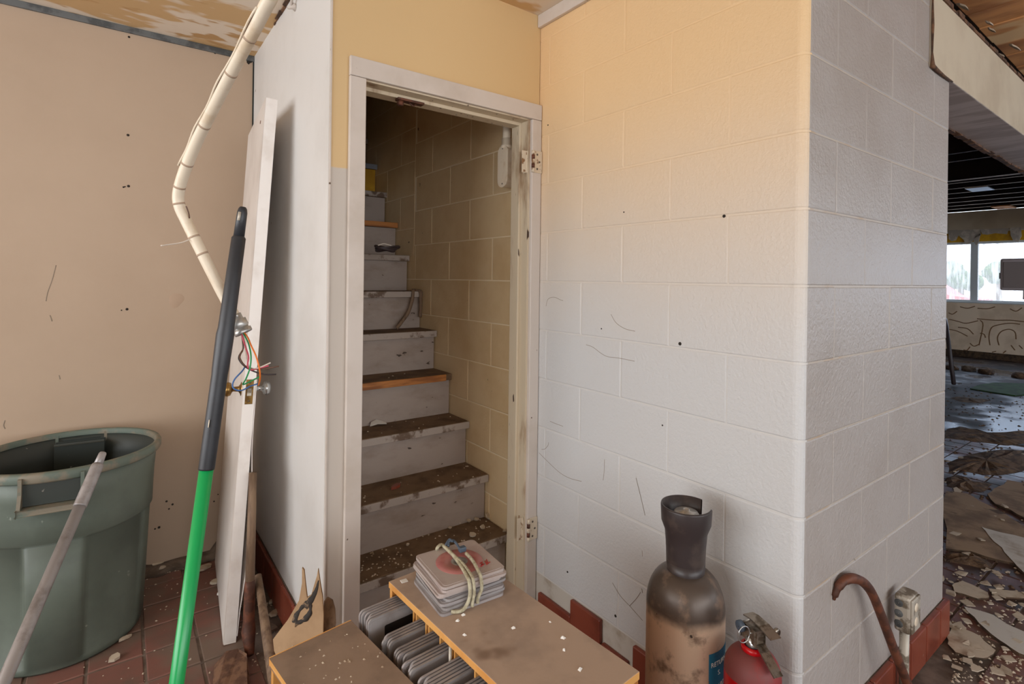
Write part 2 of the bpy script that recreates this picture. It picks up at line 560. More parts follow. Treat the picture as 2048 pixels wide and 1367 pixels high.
def in_view(x, y):
    d = Vector((x, y, -H))
    t = d.dot(_f)
    if t < .3:
        return False
    u = 1024 + FPX * d.dot(_R) / t
    v = CYP - FPX * d.dot(_U) / t
    return -60 < u < 2110 and v < 1450


n_t = 0
rest = []
for i in range(-8, 40):
    for j in range(-12, 24):
        x, y = .09 + TS * (i + .5), 2.14 + TS * (j - 10 + .5)
        left = x < XL - .08 and 1.0 < y < YK - .08
        mid = XL - .08 < x < XB - .08 and .4 < y < YD - .08
        right = x > PEND + .1 or (y < YP - .09 and x > XB - .1)
        if x > 6.1 or not (left or mid or right):
            continue
        if not in_view(x, y):                  # the rest of the same tiling
            if x > -1.3 and y > -1.2:
                rest.append((x, y))
            continue
        me = tm_wet if x > 3.0 else tm_dry
        o = link('tile', me, 'tile_wet' if x > 3.0 else 'tile', floor)
        o.location = (x - OFF[floor].x, y - OFF[floor].y, random.uniform(-.0008, .0008) - OFF[floor].z)
        n_t += 1
rv, rf = [], []
for x, y in rest:
    b, h_ = len(rv), (TS - .009) / 2
    for zz, q in ((-.012, h_), (-.003, h_), (0.0, h_ - .003)):
        rv += [(x - q, y - q, zz), (x + q, y - q, zz), (x + q, y + q, zz), (x - q, y + q, zz)]
    for k in (0, 4):
        rf += [(b + k + i, b + k + (i + 1) % 4, b + k + 4 + (i + 1) % 4, b + k + 4 + i) for i in range(4)]
    rf += [(b + 8, b + 9, b + 10, b + 11), (b, b + 1, b + 2, b + 3)]
ro = raw('further_tiling', rv, rf, 'tile', floor)
ro['kind'] = 'stuff'
print('tiles', n_t, len(rest))

# ------------------------------------------------------------------ walls
# tan wall of the nook
wb = struct(box('wall_back', -3.6, XL + .002, YK, YK + .12, -.1, 2.7, 'tan'), 'tan painted wall board behind the green bin', 'wall')
# white side wall of the nook, and the wall with the doorway (left of, over and beside the opening)
struct(box('wall_nook_side', XL, XL + .05, YD + .001, 5.2, -.1, 4.2, 'strip'), 'white painted side wall of the nook beside the doorway', 'wall')
OX0, OX1, OZ = .668, 1.37, 2.022
bmw = bmesh.new()


def addbox(bm, x0, x1, y0, y1, z0, z1):
    r = bmesh.ops.create_cube(bm, size=1)
    for v in r['verts']:
        v.co = Vector(((x0 + x1) / 2 + v.co.x * (x1 - x0), (y0 + y1) / 2 + v.co.y * (y1 - y0), (z0 + z1) / 2 + v.co.z * (z1 - z0)))


# one board with a doorway cut in it
poly = [(XL + .002, 0), (OX0 - .02, 0), (OX0 - .02, OZ + .02), (OX1 + .02, OZ + .02), (OX1 + .02, 0), (XB - .002, 0), (XB - .002, ZC + .05), (XL + .002, ZC + .05)]
struct(prism('wall_door', [(x, YD, z) for x, z in poly], (0, .105, 0), 'doorwall'), 'beige over white wall around the stair doorway', 'wall')

# ---- block walls
ME = {}


def block_mesh(L, hgt=COURSE, key='', dep=.09):
    """one block, face towards -x, its lower front corner at the origin, running along +y"""
    k = (key, round(L, 4), round(hgt, 4))
    if k in ME:
        return ME[k]
    g, w, r = .0022, .0034, .0017             # half joint, width and depth of the eased arris
    bm = bmesh.new()
    rings = []
    for x_, q in ((0.0, g + w), (r, g), (dep, g)):
        rings.append([bm.verts.new((x_, a, c)) for a, c in ((q, q), (L - q, q), (L - q, hgt - q), (q, hgt - q))])
    bm.faces.new(rings[0])
    for a, b in ((0, 1), (1, 2)):
        for i in range(4):
            bm.faces.new((rings[a][i], rings[a][(i + 1) % 4], rings[b][(i + 1) % 4], rings[b][i]))
    bm.faces.new(rings[2])
    bmesh.ops.recalc_face_normals(bm, faces=bm.faces)
    me = bpy.data.meshes.new('block')
    bm.to_mesh(me)
    bm.free()
    ME[k] = me
    return me


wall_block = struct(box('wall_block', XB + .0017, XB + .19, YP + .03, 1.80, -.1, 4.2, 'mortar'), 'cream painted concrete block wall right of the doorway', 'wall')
wall_stair = struct(box('wall_stair', XB + .0017, XB + .19, 1.801, 5.2, -.1, 4.2, 'inner_joint'), 'cream painted concrete block wall along the stair', 'wall')
wall_pier = struct(box('wall_pier', XB + .03, PEND - .004, YP + .0017, YP + .2, -.1, ZC + .25, 'pier_joint'), 'grey white painted concrete block pier', 'wall')
RZ = Matrix.Rotation(-PI / 2, 4, 'Z')          # turns a block's face from -x to -y ... runs along +x


def put_block(L, hgt, key, m, parent, x, y, z, pier=False):
    me = block_mesh(L, hgt, key)
    o = link('block', me, m, parent)
    j = random.uniform(-.0006, .0006)
    b = OFF[parent]
    if pier:                                   # mirror so that it runs along +x with its face to -y
        o.matrix_local = Matrix(((0, 1, 0, x - b.x), (1, 0, 0, y + j - b.y), (0, 0, 1, z - b.z), (0, 0, 0, 1)))
    else:
        o.location = (x + j - b.x, y - b.y, z - b.z)
    return o


def corner_block(z, ly, lx, hgt):
    """bull-nosed block on the outer corner: cream towards the doorway, grey towards the opening"""
    g = .0022
    r = .026
    x0, y0 = XB, YP
    pts = [(x0, ly - g)]
    for k in range(7):
        a = PI + (PI / 2) * k / 6
        pts.append((x0 + r + r * math.cos(a), y0 + r + r * math.sin(a)))
    pts += [(lx - g, y0), (lx - g, y0 + .09), (x0 + .09, y0 + .09), (x0 + .09, ly - g)]
    n = len(pts)
    c = .0017
    rings = []
    cx = [(p[0], p[1]) for p in pts]
    # slightly smaller outline at the top and bottom arrises
    def inset(d):
        q = []
        for i, (x, y) in enumerate(cx):
            if i == 0:
                q.append((x + d, y))
            elif 1 <= i <= 7:
                a = PI + (PI / 2) * (i - 1) / 6
                q.append((x - d * math.cos(a), y - d * math.sin(a)))
            elif i == 8:
                q.append((x, y + d))
            else:
                q.append((x, y))
        return q
    for zz, d in ((z + g, c), (z + g + .0034, 0), (z + hgt - g - .0034, 0), (z + hgt - g, c)):
        rings.append([(x, y, zz) for x, y in inset(d)])
    vs = [p for rg in rings for p in rg]
    fs, fm = [], []
    for k in range(3):
        for i in range(n):
            j = (i + 1) % n
            fs.append((k * n + i, k * n + j, (k + 1) * n + j, (k + 1) * n + i))
            fm.append(1 if i in (6, 7) else 0)
    fs += [tuple(range(n)), tuple(range(3 * n, 4 * n))]
    fm += [0, 0]
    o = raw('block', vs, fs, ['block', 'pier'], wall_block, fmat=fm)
    return o


for k in range(-3, 12):                        # courses, k = 0 ends at the joint Z0
    ztop = Z0 - (k - 1) * COURSE
    zb_ = ztop - COURSE
    # course k lies between joint k-1 and joint k
    odd = (k % 2 != 0)
    h = COURSE
    if zb_ < .11:
        continue
    ly = .87 if odd else 1.0735
    lx = 1.81 if odd else 1.6085
    if zb_ < ZC - .02:
        corner_block(zb_, ly, lx, h)
    y = ly
    while y < 4.9:
        L = .4064
        if y < 1.79 < y + L:                   # the cross wall of the doorway meets the block wall here
            L = 1.79 - y
        elif abs(y - 1.79) < .001:
            L = .4064 - cutl
        inner = y > 1.78
        cutl = L
        if y < 2.92 < y + L and zb_ > 1.5:
            L = 2.92 - y
        if y > 2.90 and zb_ > 1.5:
            break
        if zb_ > ZC and not inner:
            y += L
            continue
        if inner and zb_ + h < (y - 2.1) * 1.1 - .2:   # buried behind the stairs
            y += L
            continue
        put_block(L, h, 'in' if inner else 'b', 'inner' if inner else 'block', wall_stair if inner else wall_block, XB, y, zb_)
        y += L
    x = lx
    end = 2.365 if zb_ > 2.14 else PEND
    while x < end - .01 and zb_ < ZC + .1:
        L = min(.4064, end - x)
        put_block(L, h, 'p', 'pier', wall_pier, x, YP, zb_, True)
        x += L
# the lowest, hidden course behind the base tiles
for y0_, y1_ in ((.70, 1.075), (1.075, 1.4814), (1.4814, 1.745)):
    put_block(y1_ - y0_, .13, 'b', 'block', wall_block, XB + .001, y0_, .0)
x = 1.46
while x < PEND - .01:
    L = min(.4064, PEND - x)
    put_block(L, .13, 'p', 'pier', wall_pier, x, YP + .001, .0, True)
    x += L
# older block work further up the stair, its joints half a course higher
for n_ in range(-4, 7):
    zb_ = 2.267 + n_ * COURSE
    y = 2.92
    L = .2 if n_ % 2 else .4064
    while y < 4.7:
        if zb_ + COURSE > (y - 1.9) * 1.1:
            put_block(L, COURSE, 'in', 'inner', wall_stair, XB, y, zb_)
        y += L
        L = .4064

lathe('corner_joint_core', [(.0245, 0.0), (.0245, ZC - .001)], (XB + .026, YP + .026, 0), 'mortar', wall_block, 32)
# holes and scuffs on the block wall
for (u, v, r) in ((1360, 687, .006), (1203, 657, .003), (1248, 424, .003), (1096, 250, .003), (1448, 432, .005), (1135, 1143, .004), (1231, 1231, .005), (1325, 850, .003)):
    p = onx(u, v, XB)
    lathe('hole', [(r, -.0008), (r * .9, .0012), (.0004, .0014)], p, 'hole', wall_block, 10, axis=(-1, 0, 0))
for px in ([(1092, 612), (1096, 598), (1108, 594), (1120, 599), (1126, 601)], [(1172, 689), (1186, 694), (1202, 706), (1216, 713), (1240, 716), (1269, 722)],
           [(1083, 898), (1090, 897), (1096, 890), (1097, 884)], [(1078, 905), (1098, 925), (1120, 945), (1140, 956), (1163, 962)],
           [(1206, 960), (1208, 945), (1209, 918)], [(1272, 955), (1283, 1000), (1290, 1030)], [(1225, 1165), (1240, 1190), (1262, 1214), (1285, 1240)],
           [(1259, 1211), (1272, 1197), (1281, 1184)], [(1283, 1176), (1285, 1185)], [(1284, 1100), (1285, 1112)], [(1100, 842), (1112, 847), (1126, 852)],
           [(1222, 628), (1232, 645), (1250, 657), (1270, 662)]):
    tube('scuff', smoothpath([onx(u, v, XB - .0006) for u, v in px], 5), .0009, 'scuff', wall_block, 6, flat=.35, n0=(1, 0, 0))
for px in ([(1694, 1298), (1696, 1292)], [(1708, 1116), (1711, 1120)]):
    tube('scuff', smoothpath([ony(u, v, YP) for u, v in px], 5), .0008, 'scuff', wall_pier, 6, flat=.35, n0=(0, 1, 0))

# base tiles
bt = struct(box('baseboard_block', XB + .0008, XB + .003, YP + .03, YD - .002, .0, .128, 'whiteboard'), 'bare white plaster strip with a few red base tiles left', 'baseboard')
for (ya, yb, zt) in ((1.70, 1.505, .06), (1.505, 1.348, .126), (1.34, 1.22, .05), (1.195, 1.035, .122), (1.03, .875, .122), (.87, .715, .122)):
    box('base_tile', XB - .016, XB + .0005, yb, ya, 0, zt, 'base', bt, .004)
bp = struct(box('baseboard_pier', XB + .02, PEND, YP - .002, YP + .0008, .0, .132, 'grout'), 'red tile base along the foot of the pier', 'baseboard')
x = XB - .015
while x < PEND + .01:
    L = min(.152, PEND + .016 - x)
    box('base_tile', x, x + L - .003, YP - .02, YP - .001, 0, .135, 'base', bp, .005)
    x += .1555
for q in range(2):
    box('base_tile', PEND + .001, PEND + .016, YP - .018 + q * .11, YP + .085 + q * .11, 0, .135, 'base', bp, .005)
bn = struct(box('baseboard_nook', XL - .004, XL - .0005, YD, YK, 0, .142, 'grout'), 'dusty red tile base of the nook side wall', 'baseboard')
y = YD
while y < YK - .05:
    box('base_tile', XL - .018, XL - .003, y, min(y + .152, YK), 0, .14, 'base', bn, .004)
    y += .1555

# ---- header beam over the opening, roof boards, ceilings
beam = struct(box('trim_header', 2.365, XF, YP - .008, YP + .215, 2.150, 2.428, ['drywall', 'underside'], bev=.004), 'cream drywall header over the wide opening', 'beam')
for p in beam.data.polygons:
    if p.normal.z < -.9:
        p.material_index = 1
# broken plaster edges left on the beam
e_pts = [(2.363, YP - .009, 2.45), (2.361, YP - .009, 2.38), (2.364, YP - .009, 2.30), (2.361, YP - .009, 2.2), (2.363, YP - .010, 2.152), (2.42, YP - .009, 2.149), (2.5, YP - .009, 2.147), (2.6, YP - .009, 2.148)]
tube('torn_edge', e_pts, [.004, .003, .005, .003, .008, .006, .004, .003], 'lath', beam, 6)
bme = bmesh.new()
xx = 2.6
prev = None
random.seed(3)
for i in range(60):
    xx = 2.6 + i * .085
    w_ = random.uniform(.004, .02)
    t_ = random.uniform(.003, .012)
    addbox(bme, xx, xx + .085, YP + .2 - w_, YP + .2155, 2.150 - t_, 2.1505)
bmo('broken_plaster_lip', bme, 'lath', beam)
lipb = bmesh.new()
for i in range(34):
    xx = 2.366 + i * .075
    addbox(lipb, xx, xx + .075, YP - .008 - random.uniform(0, .006), YP + .03, 2.4275, 2.436 + random.uniform(0, .012))
bmo('top_lath', lipb, 'lath', beam)

struct(box('ceiling', -3.6, 1.66, -4.3, YK + .1, ZC, ZC + .12, ['ceil', 'ceil2']), 'patched tan and white plaster ceiling', 'ceiling')
cw = struct(box('ceiling_roof_boards', 1.66, XF, -4.3, YP + .1, 2.60, 2.72, 'deckdark'), 'stained wooden roof boards laid bare', 'ceiling')
x = 1.7
random.seed(11)
while x < 7:
    wd = random.uniform(.2, .26)
    box('plank', x, x + wd - .006, -1.6, YP + .06, 2.572 + random.uniform(0, .006), 2.60, 'plank', cw, .003)
    x += wd
# scraps of ceiling board still hanging on the nails
for (u, v, s, rz) in ((1925, 14, .035, .3), (1984, 62, .03, 1.2), (2030, 95, .04, .2), (2004, 112, .02, .8), (1978, 48, .025, .1)):
    c = ray(u, v)
    c = CAM + c * ((2.54 - H) / c.z)
    pl = []
    for k in range(7):
        a = 2 * PI * k / 7 + rz
        rr = s * random.uniform(.5, 1.1)
        pl.append((c.x + rr * math.cos(a), c.y + rr * math.sin(a) * .7, c.z + rr * math.sin(a) * .6))
    prism('hanging_scrap', pl, (.004, .004, .012), 'plaster', cw)
# thin cornice strip over the block wall, edge strip under the nook ceiling
struct(box('trim_cornice', XB - .018, XB - .0005, YP + .2, YD - .001, 2.420, ZC, 'trim', bev=.003), 'white wooden strip under the ceiling above the block wall', 'trim')
mt = struct(box('trim_ceiling_edge', -3.6, XL - .001, YK - .012, YK - .0005, ZC - .028, ZC, 'metal_trim', bev=.002), 'grey metal strip between tan wall and ceiling', 'trim')
struct(box('trim_corner_gap', XL - .006, XL - .0006, YK - .006, YK - .0006, 1.9, ZC - .028, 'dark'), 'thin dark gap strip down the nook corner', 'trim')
# the dark torn joint between ceiling and nook side wall, scrap of ceiling and hole
jt = bmesh.new()
random.seed(5)
yy = 1.85
while yy < 2.52:
    l = random.uniform(.02, .06)
    w_ = random.uniform(.004, .022) * (1.2 - (yy - 1.85))
    addbox(jt, XL - w_, XL + .0, yy, yy + l, ZC - random.uniform(.003, .010), ZC + .0005)
    yy += l
struct(bmo('trim_torn_joint', jt, 'lath'), 'dark torn joint between ceiling and white wall', 'trim')
scrap = [(XL - .30, 1.80, ZC - .006), (XL - .17, 1.99, ZC - .006), (XL - .10, 2.0, ZC - .006), (XL - .02, 2.02, ZC - .006), (XL - .004, 1.9, ZC - .006), (XL - .02, 1.7, ZC - .006)]
tag(prism('ceiling_scrap', scrap, (0, 0, .0055), 'ceil2'), 'loose cream scrap of ceiling board next to the conduit', 'ceiling scrap')
p = onx(591, 14, XL)
pk = thing('old_ceiling_hook', 'small painted hook fixing in the corner of white wall and ceiling', 'hook', (XL, p.y, p.z - .02))
lathe('rose', [(.001, .0), (.014, .001), (.016, .006), (.007, .014), (.006, .03), (.001, .031)], (XL, p.y, p.z), 'trim', pk, 14, axis=(-1, 0, -.4))
tube('arm', [(XL - .015, p.y, p.z), (XL - .022, p.y - .03, p.z + .03), (XL - .03, p.y - .07, p.z + .06)], .005, 'trim', pk, 8)
# holes and stains in the tan wall
for (u, v, r) in ((256, 270, .006), (247, 374, .004), (257, 372, .006), (254, 618, .006), (243, 620, .003), (258, 74, .005), (134, 30, .005), (430, 106, .005), (505, 265, .006), (250, 373, .003),
                  (345, 1008, .005), (318, 1054, .006), (338, 1017, .004), (310, 1057, .004), (333, 1002, .005), (428, 1002, .004), (436, 988, .003)):
    q = ony(u, v, YK)
    lathe('hole', [(r, -.0008), (r * .9, .0012), (.0004, .0014)], q, 'hole', wb, 10, axis=(0, -1, 0))
for px, rr in (([(112, 530), (104, 560), (95, 585), (92, 602)], .0018), ([(100, 630), (104, 642)], .002), ([(118, 750), (120, 758)], .002), ([(10, 840), (7, 850), (10, 857)], .002)):
    tube('scuff', smoothpath([ony(u, v, YK - .0003) for u, v in px], 4), rr, 'scuff', wb, 6, flat=.3, n0=(0, 1, 0))
M['stain'] = mat('tan_stain', rgb(176, 152, 130), .75)
q = ony(352, 600, YK)
lathe('stain', [(.034, -.0004), (.030, .0005), (.001, .0006)], q, 'stain', wb, 20, axis=(0, -1, 0), mod=lambda a, z: 1 + .12 * math.sin(2 * a + 1) + .1 * math.sin(3 * a))
q = ony(498, 122, YK)
lathe('broken_hole', [(.016, -.0006), (.013, .001), (.0005, .0012)], q, 'hole', wb, 9, axis=(0, -1, 0), mod=lambda a, z: 1 + .3 * math.sin(3 * a))

# ---- shell of the rooms behind the lens and beyond the opening
wl = struct(box('wall_left', -3.6, -3.45, -4.3, YK + .1, -.1, .5, 'tan'), 'tan wall under the shop window', 'wall')
box('panel', -3.6, -3.45, -4.3, -1.45, .5, 2.6, 'tan', wl)
box('panel', -3.6, -3.45, 2.85, YK + .1, .5, 2.6, 'tan', wl)
box('panel', -3.6, -3.45, -1.45, 2.85, 2.32, 2.6, 'tan', wl)
wr = struct(box('wall_rear', -3.6, XF, -4.4, -4.25, -.1, .75, 'drywall'), 'cream wall under the rear windows', 'wall')
box('panel', -3.6, XF, -4.4, -4.25, 2.4, 2.75, 'drywall', wr)
for xa, xb in ((-3.6, -2.3), (3.9, 4.9), (11.1, XF)):
    box('panel', xa, xb, -4.4, -4.25, .75, 2.4, 'drywall', wr)
struct(box('wall_side_far', PEND - .3, XF, 6.2, 6.35, -.1, 3.0, 'farwall'), 'brown side wall of the far room', 'wall')
struct(box('wall_divider', PEND - .12, PEND - .003, YP + .205, 6.2, -.1, 3.0, 'farwall'), 'wall dividing the stair from the far room', 'wall')
struct(box('wall_stair_end', XL, XB + .1, 5.2, 5.3, -.1, 4.2, 'inner'), 'far end wall of the stair', 'wall')
struct(box('ceiling_stair', XL, XB + .19, YD + .1, 5.3, 4.2, 4.3, 'inner'), 'ceiling above the stair', 'ceiling')
struct(box('wall_over_door', XL, XB + .19, YD + .02, YD + .11, ZC + .05, 4.2, 'inner'), 'stair wall above the doorway', 'wall')

# far window wall with its windows
wf = struct(box('wall_far', XF, XF + .15, -4.3, 6.3, -.1, 1.03, 'farwall'), 'scraped far wall with brown glue traces under the windows', 'wall')
hd = box('header_panel', XF - .02, XF + .15, -4.3, 6.3, 2.36, 2.74, 'drywall', wf)
box('upper_panel', XF, XF + .15, -4.3, 6.3, 2.17, 2.36, 'yellow', wf)
box('header_strip', XF - .03, XF - .02, -4.3, 6.3, 2.345, 2.362, 'white', wf)
box('foot_strip', XF - .03, XF, -4.3, 6.3, 0, .12, 'boardedge', wf)
random.seed(21)
glue = [[(1897, 625), (1905, 628), (1914, 622)], [(1920, 613), (1935, 616), (1950, 612)], [(1955, 616), (1975, 617), (1990, 613)], [(2020, 617), (2032, 622), (2044, 615)],
        [(1898, 638), (1915, 642), (1932, 646), (1956, 641)], [(1954, 637), (1990, 640), (2020, 640), (2048, 643)], [(1898, 658), (1915, 662), (1935, 672)],
        [(1916, 654), (1935, 657), (1947, 668)], [(1960, 666), (1968, 668), (1971, 675)], [(1980, 690), (1978, 672), (1983, 655), (1998, 649), (2020, 646), (2040, 648)],
        [(1998, 690), (1995, 675), (2002, 663), (2018, 658), (2030, 664), (2032, 678)], [(1940, 686), (1948, 692), (1958, 688)], [(1927, 699), (1934, 700), (1940, 693)],
        [(1984, 704), (1992, 702)], [(2006, 706), (2012, 701)], [(2038, 690), (2045, 697)], [(1960, 640), (1966, 650), (1958, 690)], [(2022, 690), (2030, 700)]]
for gpx in glue:
    tube('glue_trace', smoothpath([onx(u, v, XF - .001) for u, v in gpx], 4), .009, 'glue', wf, 6, flat=.25, n0=(1, 0, 0))
win = struct(box('window_1', XF + .02, XF + .09, -4.2, 6.1, 1.03, 1.075, 'winframe'), 'aluminium framed shop window of the far room with streaked glass', 'window')
box('top_rail', XF + .02, XF + .09, -4.2, 6.1, 2.13, 2.17, 'winframe', win)
box('sill', XF - .05, XF + .02, -4.2, 6.1, 1.02, 1.045, 'winframe', win, .004)
mull = [-4.17, -1.75, .55, 2.85, 5.15]
for ym in mull:
    box('mullion', XF + .02, XF + .09, ym - .055, ym + .055, 1.07, 2.135, 'winframe', win, .006)
for a, b in zip(mull[:-1], mull[1:]):
    box('pane', XF + .05, XF + .056, a + .05, b - .05, 1.07, 2.135, 'glass', win)
# torn paper hanging over the window head
random.seed(9)
torn_px = [[(1897, 460), (1915, 459), (1918, 468), (1912, 480), (1903, 482), (1897, 478)], [(1914, 460), (1960, 458), (1962, 470), (1952, 475), (1940, 486), (1932, 488), (1926, 478), (1918, 472)],
           [(1946, 470), (1961, 466), (1958, 482), (1953, 491), (1948, 485)], [(1960, 458), (2018, 456), (2014, 468), (1990, 466), (1975, 469), (1964, 468)], [(2020, 455), (2042, 454), (2043, 472), (2036, 484), (2026, 480), (2021, 470)]]
for pp in torn_px:
    po = [onx(u, v, XF - .05) for u, v in pp]
    o = prism('torn_paper', po, (.012, 0, 0), 'torn', wf)
# far room ceiling: dark deck and joists
cf = struct(box('ceiling_far_room', PEND - .3, XF, YP + .215, 6.3, 2.98, 3.08, 'deckdark'), 'dark open roof of the far room', 'ceiling')
box('upper_band', PEND - .3, XF, YP + .214, YP + .23, 2.43, 2.98, 'deckdark', cf)
for xj in (6.95, 7.4, 8.75, 9.0, 9.5, 10.0, 10.55, 11.1, 11.6, 12.1, 12.6):
    dpt = .10 if xj == 8.75 else .045
    jo = box('joist', xj, xj + dpt, YP + .24, 6.2, 2.72, 2.98, ['deckdark', 'joist' if xj > 8.5 else 'lath'], cf)
    for p in jo.data.polygons:
        if p.normal.z < -.9:                   # paler colour on the underside, dark on the sides
            p.material_index = 1
pa = Vector((9.7, 2.05, 2.712))
tag(box('white_ceiling_scrap', 9.55, 9.95, 1.98, 2.22, 2.706, 2.718, 'white'), 'white board scrap left under the far joists', 'board scrap')
tag(box('tan_ceiling_scrap', 12.05, 12.5, 2.2, 2.45, 2.70, 2.719, 'rawwood'), 'tan board scrap hanging under the last far joists', 'board scrap')

# ------------------------------------------------------------------ doorway: frame, casing, hinges
df = struct(box('door_1', OX0 - .02, OX0, YD - .002, YD + .115, 0, OZ, 'jamb'), 'doorway frame with chipped white casing and no door', 'door frame')
box('jamb', OX1, OX1 + .02, YD - .002, YD + .115, 0, OZ, 'jamb', df)
box('head_jamb', OX0 - .02, OX1 + .02, YD - .002, YD + .115, OZ, OZ + .02, 'jamb', df)
box('stop', OX0, OX0 + .012, YD + .045, YD + .1, 0, OZ - .012, 'jamb', df, .002)
box('stop', OX1 - .012, OX1, YD + .045, YD + .1, 0, OZ - .012, 'jamb', df, .002)
box('stop', OX0, OX1, YD + .045, YD + .1, OZ - .014, OZ, 'jamb', df, .002)
box('casing', .608, OX0 - .004, YD - .018, YD - .001, 0, 2.026, 'trim', df, .003)
box('casing', OX1 + .008, XB - .002, YD - .018, YD - .001, 0.0, 2.026, 'trim', df, .003)
box('casing', .608, XB - .002, YD - .019, YD - .001, 2.027, 2.092, 'trim', df, .003)
box('corner_bead', .5475, .5535, YD - .004, YD + .0005, 0, ZC - .002, 'trim', df, .001)
for zc in (1.85, .318):
    hg = box('hinge', OX1 + .016, OX1 + .058, YD - .0225, YD - .0185, zc - .046, zc + .046, 'hinge', df, .0012)
    hg['label'] = 'painted steel hinge, upper' if zc > 1 else 'rusty painted hinge, lower'
    box('leaf', OX1 - .026, OX1 - .0005, YD + .006, YD + .0085, zc - .046, zc + .046, 'hinge', hg, .001)
    box('leaf', OX1 - .003, OX1 - .0005, YD + .0, YD + .03, zc - .046, zc + .046, 'hinge', hg, .001)
    for k in range(5):
        z0_ = zc - .046 + k * .0184
        lathe('knuckle', [(.0005, z0_), (.007, z0_ + .0005), (.007, z0_ + .0172), (.0005, z0_ + .0178)], (OX1 + .009, YD - .024, 0), 'hinge' if k % 2 == 0 else 'rust', hg, 12)
    for (sx_, sz_) in ((.032, .03), (.044, .0), (.032, -.03)):
        lathe('screw', [(.0045, 0), (.004, .0012), (.0004, .0015)], (OX1 + sx_, YD - .0225, zc + sz_), 'screw', hg, 10, axis=(0, -1, 0))
cl = thing('door_closer_bracket', 'rusty brown bracket screwed under the door head', 'bracket', (.80, YD + .05, OZ - .03))
box('plate', .80, .905, YD + .03, YD + .06, OZ - .023, OZ - .0145, 'rust', cl, .002)
lathe('pivot', [(.001, 0), (.012, .001), (.012, .016), (.001, .018)], (.815, YD + .045, OZ - .04), 'rust', cl, 12)
tube('loop', [(.85, YD + .045, OZ - .022), (.862, YD + .04, OZ - .034), (.88, YD + .045, OZ - .022)], .003, 'rust', cl, 6)

# ------------------------------------------------------------------ stair
RISE, RUN, N1Y, N1Z = .213, .1755, 1.919, 1.36 - 1.143
st = thing('staircase', 'steep wooden stair with grey risers and dirty brown treads', 'staircase', (1.02, N1Y, 0))
SX0, SX1 = XL + .052, XB - .001
random.seed(4)
for i in range(16):
    yn = N1Y + i * RUN + random.uniform(-.004, .004)
    zt = N1Z + i * RISE
    mt_ = {3: 'rawwood', 7: 'rawwood', 9: 'blue_nose'}.get(i, 'nosing')
    t = box('tread', SX0, SX1 - .003, yn + .004, yn + RUN + .035, zt - .034, zt, 'tread', st, .004)
    ex = SX1 - .003
    if i == 3:
        ex = SX1 - .04
    nz_ = box('nosing', SX0, ex, yn - .004, yn + .0035, zt - .035, zt - .001, mt_, t, .003)
    box('riser', SX0, SX1 - .006, yn + .028, yn + .046, max(0, zt - RISE), zt - .034, 'yellow' if i == 9 else 'riser', st)

# ------------------------------------------------------------------ things on the stair
def shard(name, c, r, m, label, cat, group=None, th=.008, tilt=(0, 0), n=7, sq=.7, rz=0, seed=0):
    rd = random.Random(seed)
    c = Vector(c)
    e = Matrix.Rotation(tilt[0], 3, 'X') @ Matrix.Rotation(tilt[1], 3, 'Y')
    up = e @ Vector((0, 0, 1))
    pl = []
    for k in range(n):
        a = 2 * PI * k / n
        rr = r * rd.uniform(.6, 1.1)
        q = Vector((rr * math.cos(a), rr * math.sin(a) * sq, 0))
        q = Matrix.Rotation(rz, 3, 'Z') @ q
        pl.append(c + e @ q)
    o = prism(name, pl, up * th, m)
    zmin = min((o.matrix_basis @ v.co).z for v in o.data.vertices)
    o.location.z += c.z - zmin
    return tag(o, label, cat, group)


def on_tread(i, u, v):
    return fl(u, v, N1Z + i * RISE + .0015)


# coil of black cable
c = on_tread(6, 772, 503)
cc = thing('cable_coil', 'small coil of black cable lying on an upper stair tread', 'cable', c)
for k in range(4):
    pts_ = [(c.x + (.05 + .006 * k) * math.cos(a) + .004 * k, c.y + .01 + (.028 + .003 * k) * math.sin(a), c.z + .007 + .006 * k + .006 * math.sin(a * 2 + k)) for a in [2 * PI * q / 24 for q in range(24)]]
    tube('loop', pts_, .0055, 'blackw', cc, 8, close=True)
tube('tail', smoothpath([(c.x - .05, c.y - .01, c.z + .03), (c.x - .02, c.y - .02, c.z + .04), (c.x + .03, c.y - .015, c.z + .03)], 5), .003, 'whitew', cc, 8)
# strap hanging over the nosing
z6 = N1Z + 5 * RISE
yn6 = N1Y + 5 * RUN
sp = [(XB - .022, yn6 - .012, z6 - .15), (XB - .02, yn6 - .012, z6 - .06), (XB - .022, yn6 - .010, z6 - .004), (XB - .03, yn6 + .01, z6 + .006), (XB - .05, yn6 + .012, z6 + .008), (XB - .066, yn6 - .006, z6 + .004),
      (XB - .075, yn6 - .014, z6 - .05), (XB - .10, yn6 - .016, z6 - .12), (XB - .14, yn6 - .02, z6 - .17), (XB - .18, yn6 - .04, z6 - .205)]
tag(tube('leather_strap', smoothpath(sp, 5), .010, 'oldwood', seg=8, flat=.25, n0=(0, 1, 0)), 'brown strap hooked over the edge of a stair tread', 'strap')
